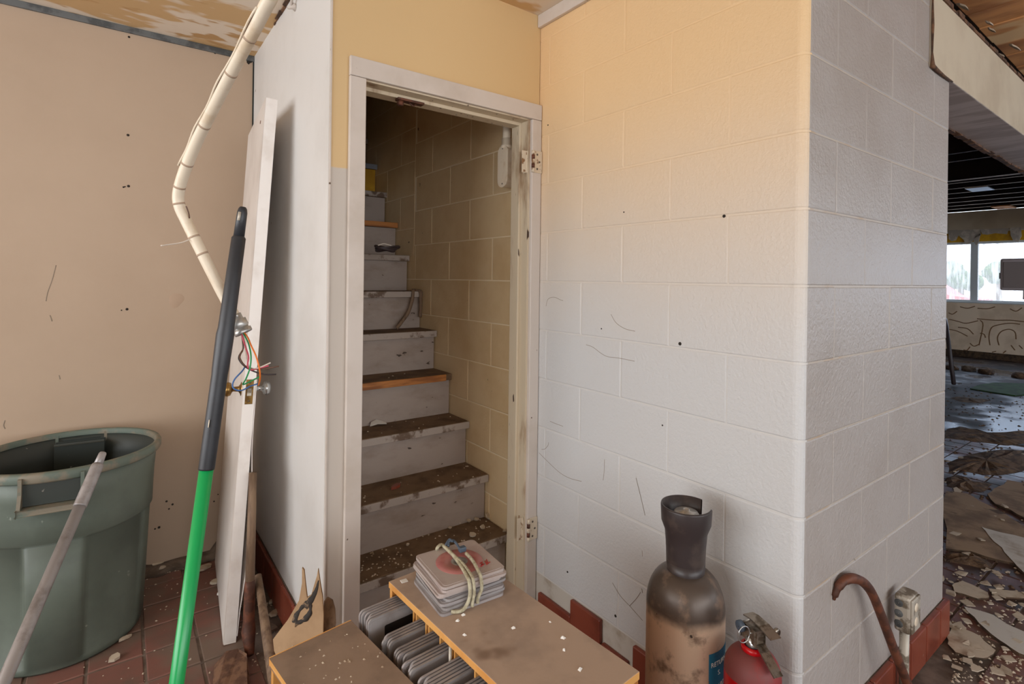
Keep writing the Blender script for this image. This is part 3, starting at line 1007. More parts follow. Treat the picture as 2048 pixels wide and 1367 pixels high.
# paper, brown chunk, plaster on the lower treads
c = on_tread(2, 756, 850)
vs = []
for k, (dx, dy, dz) in enumerate([(-.045, -.012, .004), (-.01, -.022, .012), (.04, -.012, .003), (.045, .012, .006), (.0, .02, .024), (-.03, .014, .016)]):
    vs.append((c.x + dx, c.y + dy, c.z + dz))
vs2 = [(x, y, z + .0012) for x, y, z in vs]
fs = [(0, 1, 5), (1, 4, 5), (1, 2, 4), (2, 3, 4), (6, 7, 11), (7, 10, 11), (7, 8, 10), (8, 9, 10)] + [(k, (k + 1) % 6, (k + 1) % 6 + 6, k + 6) for k in range(6)]
tag(raw('crumpled_paper', vs, fs, 'white') if False else raw('crumpled_paper', vs + vs2, fs, 'white'), 'crumpled white paper scrap on a stair tread', 'paper')
shard('brick_chip', on_tread(1, 790, 975), .03, M and 'base', 'reddish brown chip lying on the second stair tread', 'chip', th=.012, sq=.5, rz=.3, seed=2)
sh = [(920, 1045, .018, .2), (937, 1043, .014, .6), (952, 1040, .016, .4), (977, 1036, .03, .9), (945, 1072, .024, .3), (964, 1058, .022, .9), (900, 1056, .009, .2), (815, 1090, .010, .4), (1008, 1063, .010, .4)]
PL = ['plaster piece furthest from the block wall in the row on the bottom tread', 'second plaster piece of the row on the bottom tread', 'third plaster piece of the row, beside the curled one', 'curled plaster piece propped against the block wall on the bottom tread',
      'long plaster sliver nearest the strapped case pile on the bottom tread', 'plaster sliver between the long sliver and the block wall', 'tiny plaster chip behind the blue cord hook', 'tiny plaster chip alone on the bottom tread near the casing', 'tiny plaster chip at the block wall end of the bottom tread']
for k, (u, v, r, tl) in enumerate(sh):
    shard('plaster_piece', on_tread(0, u, v), r, 'plaster',
          PL[k], 'plaster', 'plaster pieces on the bottom tread', th=.006, tilt=(tl, tl * .5), seed=k + 40)


def crumbs(name, spots, m, label, zf=0.0, seed=1, size=(.002, .007)):
    """a scatter nobody could count: one mesh"""
    rd = random.Random(seed)
    vs, fs = [], []
    for p in spots:
        s = rd.uniform(*size)
        e = Matrix.Rotation(rd.uniform(0, PI), 3, 'Z')
        b = len(vs)
        for (dx, dy, dz) in ((-1, -.6, 0), (1, -.5, 0), (.8, .7, 0), (-.7, .6, 0), (.1, 0, .8)):
            q = e @ Vector((dx * s, dy * s, 0))
            vs.append((p[0] + q.x, p[1] + q.y, p[2] + dz * s))
        fs += [(b, b + 1, b + 4), (b + 1, b + 2, b + 4), (b + 2, b + 3, b + 4), (b + 3, b, b + 4), (b, b + 3, b + 2, b + 1)]
    o = raw(name, vs, fs, m)
    return tag(o, label, 'debris', kind='stuff')


rd = random.Random(8)
sp_ = []
for i, n in ((0, 110), (1, 26), (2, 12), (3, 8)):
    for _ in range(n):
        x = rd.uniform(.69, 1.41)
        if i == 0 and rd.random() < .5:
            x = rd.uniform(.69, .95)
        sp_.append((x, N1Y + i * RUN + rd.uniform(.008, RUN + .02), N1Z + i * RISE))
crumbs('stair_crumbs', sp_, 'plaster', 'pale plaster crumbs and grit scattered on the lower treads', seed=3, size=(.0012, .006))

# conduit body on the stair wall, seen past the frame
cb = thing('conduit_body', 'cream painted conduit elbow fitting on the stair wall', 'conduit fitting', (XB - .04, 1.925, 1.78))
cx_, cyy = XB - .04, 1.925
lathe('pipe', [(.020, 1.965), (.020, 2.75)], (cx_, cyy, 0), 'conduit', cb, 18)
lathe('collar', [(.020, 1.985), (.0245, 1.985), (.0245, 1.955), (.029, 1.953), (.029, 1.94), (.02, 1.937)], (cx_, cyy, 0), 'conduit', cb, 18)
ov = []
for k in range(28):
    a = 2 * PI * k / 28
    ov.append((.034 * math.cos(a), (.058 if math.sin(a) > 0 else -.058) + .034 * math.sin(a)))
zc_ = 1.86
prism('body', [(cx_ - .018 + .0 , cyy + q[0], zc_ + q[1]) for q in ov], (.056, 0, 0), 'conduit', cb)
prism('cover', [(cx_ - .024, cyy + q[0] * 1.08, zc_ + q[1] * 1.02) for q in ov], (.0055, 0, 0), 'conduit', cb)
for s_ in (-1, 1):
    lathe('screw', [(.004, 0), (.003, .0012), (.0004, .0014)], (cx_ - .024, cyy, zc_ + s_ * .078), 'screw', cb, 8, axis=(-1, 0, 0))

# ------------------------------------------------------------------ leaning door
A = Vector((.326, 2.187, 0.002))
up = Vector((.116, -.022, 2.03)).normalized()
wd = Vector((.058, .66, 0)).normalized()
wd = (wd - up * wd.dot(up)).normalized()
th = wd.cross(up).normalized()
A.z = .004
ld = thing('leaning_door', 'white painted door standing on edge against the nook wall', 'door', A)
Z_ = lambda a, b, c: A + wd * a + th * b + up * c
obox('slab', Z_(0, .002, 0), wd, th, up, .66, .036, 2.03, 'door', ld, .002)
obox('face_skin', Z_(.002, -.002, .0), wd, th, up, .656, .0035, 2.03, 'door_face', ld)
# peeling skin along the right side
vs, fs = [], []
for k in range(12):
    t = k / 11
    g_ = .003 + .022 * math.sin(PI * min(1, max(0, (t - .0) / .8))) ** 2
    z = .02 + t * .95
    for (a, b) in ((.0, .038 + g_), (.0, .0405 + g_), (.25, .0385), (.25, .041)):
        vs.append(Z_(a, b, z))
for k in range(11):
    b = k * 4
    fs += [(b, b + 4, b + 5, b + 1), (b + 1, b + 5, b + 7, b + 3), (b, b + 2, b + 6, b + 4), (b + 2, b + 3, b + 7, b + 6)]
raw('peeling_skin', vs, fs, 'door', ld)
kz = .925
for s_, m_, nm in ((-1, 'brass', 'knob'), (1, 'chrome', 'knob')):
    c0 = Z_(.062, .019 + s_ * .019, kz)
    kb = lathe(nm, [(.026, 0), (.026, .003), (.018, .006), (.010, .012), (.009, .03), (.014, .034), (.024, .038), (.027, .047), (.025, .056), (.016, .062), (.001, .064)], c0, m_, ld, 24, axis=th * s_)
    kb['label'] = 'tarnished brass door knob' if s_ < 0 else 'dull chrome door knob'
obox('latch_plate', Z_(-.0015, .008, kz - .045), wd, th, up, .004, .024, .09, 'brass', ld, .001)
obox('latch_bolt', Z_(-.009, .014, kz - .012), wd, th, up, .01, .011, .024, 'galv', ld, .002)
for dz in (-.034, .034):
    lathe('screw', [(.0035, 0), (.003, .001), (.0003, .0012)], Z_(-.002, .02, kz + dz), 'screw', ld, 8, axis=-wd)
lathe('chip', [(.010, -.0005), (.008, .001), (.0004, .0012)], Z_(.12, -.0022, 1.965), 'rust', ld, 7, axis=-th, mod=lambda a, z: 1 + .35 * math.sin(2 * a))

# ------------------------------------------------------------------ conduit with wires
cdp = [(575, -190, .80), (548, -30, .86), (527, 22, .885), (470, 130, .96), (428, 212, 1.02), (392, 285, 1.07), (368, 345, 1.10), (357, 385, 1.115), (359, 412, 1.12), (374, 445, 1.125), (405, 508, 1.13), (440, 577, 1.14), (474, 640, 1.145)]
P_ = [pt(*q) for q in cdp]
cdl = thing('hanging_conduit', 'bent cream painted conduit hanging from the ceiling with loose coloured wires', 'conduit', P_[-1])
top_ = P_[0] + (P_[0] - P_[1]).normalized() * .05
path = smoothpath([Vector((P_[0].x - .0, P_[0].y - .02, ZC - .002)), P_[0]] + P_[1:], 6)
tube('pipe', path, .0112, 'conduit', cdl, 18)
for (u, v) in ((503, 66), (449, 145), (410, 250), (372, 328), (357, 373), (353, 408), (389, 478), (405, 505)):
    best = min(path, key=lambda p: (lambda t: (1024 + FPX * (p - CAM).dot(_R) / t - u) ** 2 + (CYP - FPX * (p - CAM).dot(_U) / t - v) ** 2)((p - CAM).dot(_f)))
    i = path.index(best)
    d_ = (path[min(i + 1, len(path) - 1)] - path[i - 1]).normalized()
    tube('joint_ring', [best - d_ * .002, best + d_ * .002], .0117, 'stain', cdl, 18)
e = P_[-1]
dr = (P_[-1] - P_[-2]).normalized()
lathe('connector', [(.0118, -.012), (.0135, -.012), (.0135, .0), (.017, .001), (.017, .016), (.0145, .018), (.0145, .021), (.0185, .022), (.0185, .030), (.0175, .032), (.0155, .032), (.0145, .012), (.001, .010)], e, 'zinc', cdl, 24, axis=dr,
      mod=lambda a, z: 1 + (.03 * math.cos(6 * a) if 0 < z < .018 else 0))
lathe('set_screw', [(.004, 0), (.004, .005), (.0005, .006)], e + dr * .008 + _U * .016 - _f * .008, 'zinc', cdl, 10, axis=_U * .7 - _f * .6)
# thin bare wire running beside the pipe
sw = []
for i, p in enumerate(path):
    t_ = (p - CAM).dot(_f)
    v_ = CYP - FPX * (p - CAM).dot(_U) / t_
    if 10 < v_ < 332:
        sw.append(p - _R * (.0125 - .0018 * math.sin(i * .9)) - _U * .0045 - _f * .002)
tube('side_wire', sw, .0016, 'brownw', cdl, 6)
tube('side_strip', [p - _R * .0026 - _f * .001 for p in sw], .0020, 'conduit', cdl, 6)
tube('side_wire', smoothpath([pt(372, 412, 1.11), pt(377, 425, 1.115), pt(379, 436, 1.12)], 3), .0014, 'brownw', cdl, 6)
tube('stub_wire', smoothpath([pt(381, 478, 1.12), pt(362, 485, 1.10), pt(342, 488, 1.08), pt(322, 491, 1.06)], 4), .0013, 'whitew', cdl, 6)
W = dict(orange=[(494, 672), (502, 690), (512, 712), (519, 738), (520, 757), (517, 770)], greenw=[(491, 674), (498, 690), (502, 712), (500, 735), (492, 757), (486, 768), (497, 764), (519, 753)],
         pink=[(486, 677), (492, 696), (497, 714), (495, 732), (503, 739), (517, 736), (537, 731)], whitew=[(488, 676), (491, 700), (496, 728), (502, 738), (520, 734), (541, 725)],
         brownw=[(486, 694), (481, 708), (480, 716), (487, 728), (498, 735), (520, 738), (558, 732)], blackw=[(488, 690), (478, 712), (480, 722), (492, 734), (510, 743), (530, 748), (552, 748)],
         bluew=[(490, 733), (484, 742), (470, 757), (465, 770), (470, 778), (484, 780), (500, 772), (516, 767)])
for q, (nm, px) in enumerate(W.items()):
    n = len(px)
    lead = [] if nm == 'bluew' else [e + dr * .011 + _R * (.0016 * (q - 2.5))]
    tube('wire', smoothpath(lead + [pt(u, v, 1.155 - .03 * math.sin(PI * k / (n - 1)) + .004 * (q - 3)) for k, (u, v) in enumerate(px)], 6), .0016, nm, cdl, 8)

# ------------------------------------------------------------------ poles
def pole_line(u0, v0, d0, u1, v1, d1):
    a, b = pt(u0, v0, d0), pt(u1, v1, d1)
    t = (a.z - .006) / (a.z - b.z)
    foot = a + (b - a) * t
    return a, foot


a, ft = pole_line(486, 414, 1.128, 353, 1367, 1.017)
gp = thing('extension_pole', 'bright green extension pole with long black grip leaning on the conduit', 'pole', ft)
Lp = (ft - a).length
D_ = (ft - a).normalized()


def along(v, aa=a, dd=D_):
    """distance down the pole where it passes the picture height v"""
    lo, hi = 0, 3
    for _ in range(40):
        mid = (lo + hi) / 2
        p = aa + dd * mid - CAM
        if CYP - FPX * p.dot(_U) / p.dot(_f) < v:
            lo = mid
        else:
            hi = mid
    return lo


s = {v: along(v) for v in (414, 424, 472, 476, 655, 668, 690, 735, 748, 935, 938, 942)}
tube('end_cap', [a + D_ * x for x in (0, .004, .012, s[472])], [.006, .0085, .010, .0108], 'black', gp, 18)
tube('hang_hole', [a + D_ * .012 - _f * .0098, a + D_ * .03 - _f * .0105], .003, 'galv', gp, 8)
tube('grip', [a + D_ * x for x in (s[472], s[476], s[655], s[668], s[735], s[748], s[935], s[938])], [.0108, .0138, .0155, .0172, .0160, .0152, .0150, .0148], 'black', gp, 20)
tube('shaft', [a + D_ * x for x in (s[935], Lp)], .0132, 'green', gp, 20)
tube('wear_mark', [a + D_ * along(835) - _f * .0152, a + D_ * along(850) - _f * .0154], .003, 'conduit', gp, 8, flat=.3)

a, ft = pole_line(206, 905, 1.70, 20, 1335, 1.30)
gp2 = thing('steel_pole', 'grey steel pole with narrow threaded tip leaning on the bin', 'pole', ft)
D2 = (ft - a).normalized()
L2 = (ft - a).length
tube('tip', [a, a + D2 * .004, a + D2 * .045], [.009, .0105, .0125], 'steel', gp2, 16)
tube('sleeve', [a + D2 * .04, a + D2 * .05, a + D2 * .17, a + D2 * .173], [.0155, .017, .0175, .0165], 'steel', gp2, 20)
tube('tube', [a + D2 * .17, a + D2 * L2], .0155, 'steel', gp2, 20)

# ------------------------------------------------------------------ rubbish bin
BC = Vector((-.14, 2.60, 0))
bn_ = thing('rubbish_bin', 'large dark green plastic rubbish bin with grip handles', 'bin', BC)
ha = math.atan2(-CAM.y - BC.y + .0, -.08)      # handle faces the room
ha = math.atan2(-1.0, -.10)


def panelmod(an, z):
    if not (.03 < z < .445):
        return 1
    k = math.cos(4 * (an - ha))
    return 1 + .016 * max(-1, min(1, (k - .25) * 14))


lathe('body', [(.001, .012), (.20, .012), (.222, 0), (.230, .01), (.2305, .029), (.232, .031), (.250, .444), (.2505, .446), (.262, .458), (.264, .52), (.268, .60), (.276, .69), (.272, .69), (.262, .60), (.240, .45), (.218, .03), (.001, .028)], BC, ['can'], bn_, 192, mod=lambda a_, z: panelmod(a_, z))
body = list(bn_.children)[-1]
body.data.materials.append(M['can_shade'])
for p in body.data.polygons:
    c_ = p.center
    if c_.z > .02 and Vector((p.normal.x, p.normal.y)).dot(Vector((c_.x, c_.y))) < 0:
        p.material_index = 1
lathe('rim', [(.270, .668), (.286, .668), (.290, .674), (.290, .693), (.286, .700), (.274, .702), (.268, .696), (.268, .68)], BC, 'rim', bn_, 96)
hr = Vector((math.cos(ha), math.sin(ha), 0))
ht = Vector((-hr.y, hr.x, 0))
for sg in (1, -1):
    r_ = hr * sg
    t_ = ht * sg
    hw = .085
    hdl = obox('handle', BC + r_ * .262 - t_ * hw + Vector((0, 0, .575)), t_, r_, (0, 0, 1), 2 * hw, .045, .020, 'rim', bn_, .004)
    for q in (-1, 1):
        prism('handle_cheek', [BC + r_ * .255 + t_ * (q * hw) + Vector((0, 0, .575)), BC + r_ * .307 + t_ * (q * hw) + Vector((0, 0, .575)), BC + r_ * .306 + t_ * (q * hw) + Vector((0, 0, .60)),
                               BC + r_ * .290 + t_ * (q * hw) + Vector((0, 0, .64)), BC + r_ * .290 + t_ * (q * hw) + Vector((0, 0, .69)), BC + r_ * .255 + t_ * (q * hw) + Vector((0, 0, .69))], t_ * (.010 * -q), 'rim', bn_)
    obox('handle_shade', BC + r_ * .262 - t_ * (hw - .008) + Vector((0, 0, .597)), t_, r_, (0, 0, 1), 2 * hw - .016, .015, .072, 'can_shade', bn_, .002)  # raised dark panel, its colour stands for the shade in the handle hollow
    obox('handle_hump', BC + r_ * .21 - t_ * (hw - .012) + Vector((0, 0, .50)), t_, r_, (0, 0, 1), 2 * hw - .024, .032, .160, 'can_shade', bn_, .008)

# ------------------------------------------------------------------ shovel and spare handle beside the door
b0, b1 = pt(506, 945, 1.975), pt(497, 1262, 1.935)
so = thing('old_shovel', 'rusty shovel with worn wooden handle standing behind the white door', 'shovel', (.40, 2.03, 0))
tube('handle', [b0, b0 + (b1 - b0) * .70], [.014, .0165], 'oldwood', so, 14)
tube('socket', [b0 + (b1 - b0) * .68, b0 + (b1 - b0) * .72, b0 + (b1 - b0) * .93, b1, b1 + Vector((-.006, -.06, -.05))], [.0165, .0185, .020, .024, .014], 'rust', so, 14)
bl = [fl(428, 1336), fl(452, 1327), fl(476, 1322), fl(493, 1332), fl(500, 1372), fl(496, 1440), fl(420, 1440)]
prism('blade', [(p.x, p.y, .006 + (.035 if k in (1, 2, 3) else 0)) for k, p in enumerate(bl)], (0, 0, .004), 'rustblade', so)
w0, w1 = pt(516, 1150, 2.0), fl(552, 1400)
tag(tube('tool_handle', [w0, (w0 + w1) / 2, Vector((w1.x, w1.y, .018))], [.012, .016, .018], 'oldwood', seg=14), 'grey weathered wooden tool handle sloping down beside the shovel', 'tool handle')

# ------------------------------------------------------------------ torn cardboard by the doorway corner
cdd = [(548, 1300), (546, 1278), (575, 1240), (598, 1200), (604, 1165), (604, 1135), (608, 1140), (611, 1170), (614, 1195), (622, 1190), (628, 1170), (634, 1150), (636, 1137), (640, 1165), (645, 1195), (647, 1230), (646, 1270), (640, 1310), (560, 1330)]


def cardd(u, v):
    return 1.6085 - .00046 * (v - 1135) - .00012 * (u - 604)


cp_ = [pt(u, v, cardd(u, v)) for u, v in cdd]
ct = thing('torn_cardboard', 'torn brown cardboard flap with black printed mark', 'cardboard', (.37, 1.5, 0))
prism('flap', cp_, (.004, .006, 0), 'cardboard', ct)
ringo = [(590, 1245), (594, 1230), (602, 1217), (612, 1209), (620, 1212), (619, 1224), (610, 1236), (600, 1243)]
rp = smoothpath([pt(u, v, cardd(u, v) - .0004) for u, v in ringo + ringo[:1]], 6)
tube('printed_mark', rp, [.009 + .003 * math.sin(i * .42) + .0012 * math.sin(i * 1.1) for i in range(len(rp))], 'ink', ct, 6, flat=.06, n0=_f)
bp_ = smoothpath([pt(u, v, cardd(u, v) - .0004) for u, v in [(612, 1216), (622, 1204), (630, 1190), (635, 1176), (637, 1160)]], 4)
tube('printed_bar', bp_, [.012, .015, .017, .016, .015, .016, .014, .012, .011, .012, .010, .009, .008, .006, .005, .003, .002], 'ink', ct, 6, flat=.1, n0=_f)
bf = [(648, 1205, 1.60), (656, 1196, 1.61), (666, 1202, 1.61), (671, 1220, 1.60), (672, 1245, 1.58), (664, 1290, 1.55), (645, 1300, 1.53)]
prism('back_flap', [pt(*q) for q in bf], (.003, .01, 0), 'oldwood', ct)
# lower part that stands on the floor behind the racks
lo_ = [pt(560, 1330, cardd(560, 1330)), pt(640, 1310, cardd(640, 1310))]
prism('lower_flap', [lo_[0], lo_[1], Vector((lo_[1].x - .01, lo_[1].y - .02, .001)), Vector((lo_[0].x, lo_[0].y - .02, .001))], (.004, .006, 0), 'cardboard', ct)

# ------------------------------------------------------------------ wooden racks
def frame_dirs(p0, p1):
    d = Vector((p1[0] - p0[0], p1[1] - p0[1], 0)).normalized()
    return d, Vector((d.y, -d.x, 0))


ZR = .60
pL, pF = Vector((.553, 1.245, 0)), Vector((.580, .809, 0))
lx_ = (pF - pL).normalized()                    # along the rack, towards the lens
wx_ = Vector((-lx_.y, lx_.x, 0))                # across, towards the block wall
if wx_.x < 0:
    wx_ = -wx_
RL, RW = .585, .236
Uz = Vector((0, 0, 1))
rk = thing('disc_rack', 'low plywood rack full of plastic disc cases, dusty top', 'rack', pL + lx_ * RL / 2 + wx_ * RW / 2)
Q = lambda a, b, c: pL + lx_ * a + wx_ * b + Uz * c
tp = obox('top_board', Q(-.001, -.001, ZR - .016), lx_, wx_, Uz, RL, RW, .016, ['ply', 'pine'], rk, .0015)
for p in tp.data.polygons:
    if abs(p.normal.z) < .5:
        p.material_index = 1
for a_ in (0, RL - .014):
    pnl = obox('end_panel', Q(a_, .002, 0), lx_, wx_, Uz, .012, RW - .006, ZR - .0165, ['plyin', 'pine'], rk, .001)
    for p in pnl.data.polygons:
        if p.normal.dot(-wx_) > .5:
            p.material_index = 1
obox('back_panel', Q(.012, RW - .012, 0.0), lx_, wx_, Uz, RL - .026, .006, ZR - .017, 'plyin', rk)
for zz in (.02, .21, .395):
    obox('shelf', Q(.0125, .004, zz), lx_, wx_, Uz, RL - .027, RW - .017, .010, 'plyin', rk)
dv = [.098, .112, .155, .168, .215, .262, .272, .345, .40, .46, .52]
for a_ in dv:
    obox('divider', Q(a_, .012, .4055), lx_, wx_, Uz, .004, RW - .026, ZR - .0165 - .4055, 'pine', rk)
tube('metal_rod', [Q(.267, .006, .406), Q(.267, .006, ZR - .017)], .0035, 'galv', rk, 8)

# a flat thin rack in front of it (only its dusty top and one end in view)
ZS = .55
q0, q1, q2 = fl(540, 1315, ZS), fl(695, 1235, ZS), fl(825, 1367, ZS)
sl = (q2 - q1); sl.z = 0
SLd = sl.normalized()
SWd = Vector((-SLd.y, SLd.x, 0))
SWd = -SWd if SWd.dot(q0 - q1) < 0 else SWd
SW_ = (q0 - q1).dot(SWd)
q1 = q0 - SWd * SW_
rk2 = thing('dusty_rack', 'low wooden rack with grey dusty top and splintered front corner', 'rack', (q1.x, q1.y - .2, 0))
Q2 = lambda a, b, c: Vector((q1.x, q1.y, 0)) + SLd * a + SWd * b + Uz * c
tp2 = obox('top_board', Q2(0, 0, ZS - .016), SLd, SWd, Uz, .5, SW_, .016, ['ply2', 'pine'], rk2, .002)
for p in tp2.data.polygons:
    if abs(p.normal.z) < .5:
        p.material_index = 1
obox('back_panel', Q2(.012, .0, 0), SLd, SWd, Uz, .476, .006, ZS - .0165, 'oldwood', rk2)
for a_ in (0, .488):
    obox('end_panel', Q2(a_, .0, 0), SLd, SWd, Uz, .012, SW_ - .004, ZS - .0165, 'pine', rk2, .001)
for zz in (.02, .18, .33):
    obox('shelf', Q2(.0125, .007, zz), SLd, SWd, Uz, .475, SW_ - .012, .010, 'plyin', rk2)

# plastic cases: a rounded square with a thin lip
def case(name, c, ax, ay, az, s, h, t, m, label, group, black=False):
    """case standing or lying: ax, ay span it, az is its thickness"""
    c, ax, ay, az = Vector(c), Vector(ax).normalized(), Vector(ay).normalized(), Vector(az).normalized()
    o = thing(name, label, 'plastic case', c, group)
    ol = rsq(0, 0, s, h, .012)
    prism('shell', [c + ax * x + ay * y for x, y in ol], az * t, m, o)
    il = rsq(0, 0, s - .012, h - .012, .008)
    prism('lid', [c + ax * x + ay * y + az * t for x, y in il], az * .0008, m, o)
    if black:
        prism('black_label', [c + ax * x + ay * y + az * (t + .0008) for x, y in rsq(.004, .0, .10, .10, .004)], az * .0006, 'blacklabel', o)
    return o


# standing in the rack
random.seed(31)
rack_cases = []
slots = [(.024, 6, 0, True), (.1165, 4, 0, False), (.172, 4, 0, True), (.2195, 4, 0, False), (.277, 6, 0, False), (.349, 5, 0, False), (.404, 5, 0, True)]
ORD = 'first second third fourth fifth sixth seventh eighth ninth tenth eleventh twelfth'.split()
CARD = 'none one two three four five six'.split()
for si, (a_, n, _t, bl_) in enumerate(slots):
    tl = .06 if si == 0 else random.uniform(-.01, .012)
    for j in range(n):
        s_, h_ = .172, .150 if si else .152
        zc = .4065 + h_ / 2 + (.012 if si == 0 else 0)
        az = (lx_ + Uz * tl).normalized()
        ay = (Uz - az * az.dot(Uz)).normalized()
        b_ = -.086 + s_ / 2 + random.uniform(-.003, .012) + (0 if si == 0 else .004)
        lab = 'grey plastic case with black label, first in the rack beside its end panel' if (si == 0 and j == n - 1) else 'smoky grey plastic case, %s of %s in compartment group %s from the rack end panel' % (ORD[j], CARD[n], ORD[si])
        case('disc_case', Q(a_ + j * .0088, b_, zc), wx_, ay, az, s_, h_, .0052, 'sleeve' if j % 2 else 'sleeve_d', lab, 'plastic cases standing in the rack', bl_ and j == n - 1)

# the strapped pile on top
pc = [fl(833, 1109, ZR + .055), fl(952, 1077, ZR + .055), fl(1007, 1135, ZR + .055), fl(880, 1180, ZR + .055)]
ctr = (pc[0] + pc[1] + pc[2] + pc[3]) / 4
ax_ = ((pc[1] - pc[0]) + (pc[2] - pc[3])).normalized()
pile = [('sleeve_d', 0, -.012, .010), ('sleeve', .02, -.004, .006), ('sleeve_d', -.03, -.004, .004), ('sleeve', .05, .004, .0), ('sleeve_p', -.02, -.006, -.004), ('sleeve_p', .0, -.006, .0), ('sleeve_p', -.05, .004, .004), ('sleeve_p', .0, .0, .0)]
names = ['smoky plastic case at the bottom of the strapped pile', 'clear grey case second from the bottom of the strapped pile', 'smoky case third from the bottom of the strapped pile', 'clear grey case in the middle of the strapped pile, slightly turned',
         'pinkish case just above the middle of the strapped pile', 'pinkish case third from the top of the strapped pile', 'pinkish case second from the top of the strapped pile, skewed', 'clear pinkish case with red disc on top of the strapped pile']
zc = ZR + .0004
for i, (m_, an, dx, dy) in enumerate(pile):
    e = Matrix.Rotation(an, 3, 'Z')
    ax2 = e @ ax_
    ay2 = Uz.cross(ax2)
    c0 = Vector((ctr.x + dx, ctr.y - dy * 1.5, zc))
    o = case('disc_case', c0, ax2, ay2, Uz, .168, .168, .0060, m_, names[i], 'plastic cases strapped in a pile')
    if i == 7:
        lathe('disc', [(.021, .0069), (.021, .0076), (.058, .0076), (.0585, .0069)], c0, 'disc', o, 48)
        lathe('disc_hub', [(.007, .0069), (.007, .0074), (.021, .0074)], c0, 'sleeve', o, 32)
        for k, px in enumerate(([(960, 1126), (965, 1123), (963, 1128), (968, 1127), (962, 1132)], [(970, 1121), (974, 1128)], [(973, 1118), (976, 1126), (980, 1123)])):
            tube('pen_mark', [fl(u, v, zc + .0079) for u, v in px], .0011, 'redpen', o, 6)
    zc += .0070
ZT = zc
# bungee cord round the pile
bg_ = thing('bungee_cord', 'beige elastic cord with blue hooks tied round the case pile', 'cord', (ctr.x, ctr.y, ZR))
def on(u, v, dz=0.0):
    return fl(u, v, ZT + .004 + dz)
loops = [[on(876, 1101, -.02), on(874, 1096, .002), on(882, 1089, .003), on(894, 1096, .002), on(918, 1125, .001), on(934, 1152, .001)],
         [on(886, 1090, .004), on(905, 1108, .003), on(926, 1128, .002), on(942, 1150, .002)], [on(932, 1106, .004), on(945, 1120, .003), on(957, 1142, .002)]]
edge_y = [(937, 1160), (945, 1158), (960, 1150)]
low = [(915, 1210), (937, 1208), (947, 1204)]
dirn = (fl(880, 1180, ZT) - fl(833, 1109, ZT)).normalized()
for k, lp in enumerate(loops):
    e_ = on(*edge_y[k], .0)
    out_ = Vector((.010, -.010, 0))
    dn = Vector((e_.x, e_.y, 0)) + dirn * .010
    pts_ = lp + [e_ + dirn * .004 + Uz * -.002, Vector((dn.x, dn.y, ZR + .035)), Vector((dn.x + (-.006, -.004, -.01)[k], dn.y, ZR + .016)), Vector((dn.x + (-.022, -.006, -.012)[k], dn.y - .002, ZR + .0055))]
    if k == 0:
        pts_.append(Vector((dn.x - .045, dn.y + .008, ZR + .0052)))
    tube('cord', smoothpath(pts_, 5), .0042, 'cord', bg_, 10)
hb = on(924, 1102, .004)
obox('hook_clip', hb - ax_ * .009 - Vector((0, .007, 0)), ax_, Uz.cross(ax_), Uz, .018, .014, .012, 'hook', bg_, .002)
tube('hook', smoothpath([on(920, 1098, .006), on(914, 1088, .012), on(906, 1080, .016), on(898, 1083, .012), on(897, 1092, .006)], 5), .0032, 'hook', bg_, 8)
tube('hook', smoothpath([on(905, 1082, .018), on(899, 1078, .016), on(893, 1086, .010), on(890, 1093, .004)], 5), .0030, 'hook', bg_, 8)

# small litter on the racks
for k, (u, v, r, w) in enumerate(((804, 1166, .011, 'square white label scrap at the back corner of the rack top'),)):
    p = fl(u, v, ZR + .0004)
    tag(obox('label_scrap', p, ax_, Uz.cross(ax_), Vector((.2, 0, 1)), .016, .014, .0012, 'white'), w, 'paper')
sp_ = [tuple(fl(u, v, ZR)) for u, v in ((915, 1241), (927, 1229), (1027, 1255), (1100, 1243), (1126, 1275), (1160, 1338), (1128, 1299), (929, 1269), (916, 1239))]
crumbs('rack_crumbs', sp_, 'white', 'white paint flakes lying on the brown rack top', seed=5, size=(.003, .006))
sp_ = [tuple(fl(u, v, ZS)) for u, v in [(640, 1299), (661, 1281), (690, 1270), (694, 1268), (716, 1292), (730, 1287), (697, 1319), (702, 1352), (652, 1350), (756, 1312), (765, 1333), (700, 1322), (760, 1305), (586, 1292)] + [(rd.uniform(590, 740), rd.uniform(1285, 1367)) for _ in range(18)]]
crumbs('dusty_rack_crumbs', sp_, 'plaster', 'plaster flakes and grit on the grey dusty rack', seed=6, size=(.001, .0035))

# ------------------------------------------------------------------ gas cylinder
CC = Vector((1.254, .878, 0))
gc = thing('gas_cylinder', 'tarnished metal gas cylinder with black collar and blue label', 'gas cylinder', CC)
RC = .103
prof = [(.001, .012), (.07, .012), (.085, 0), (.098, .006), (RC, .02), (RC, .475)]
lathe('body', prof, CC, 'cyl', gc, 56)
sh_ = [(RC, .475)]
for k in range(1, 11):
    a = PI / 2 * k / 10
    sh_.append((.042 + (RC - .042) * math.cos(a), .475 + .10 * math.sin(a)))
sh_ += [(.04, .59), (.03, .60)]
lathe('shoulder', sh_, CC, 'cyl', gc, 56)
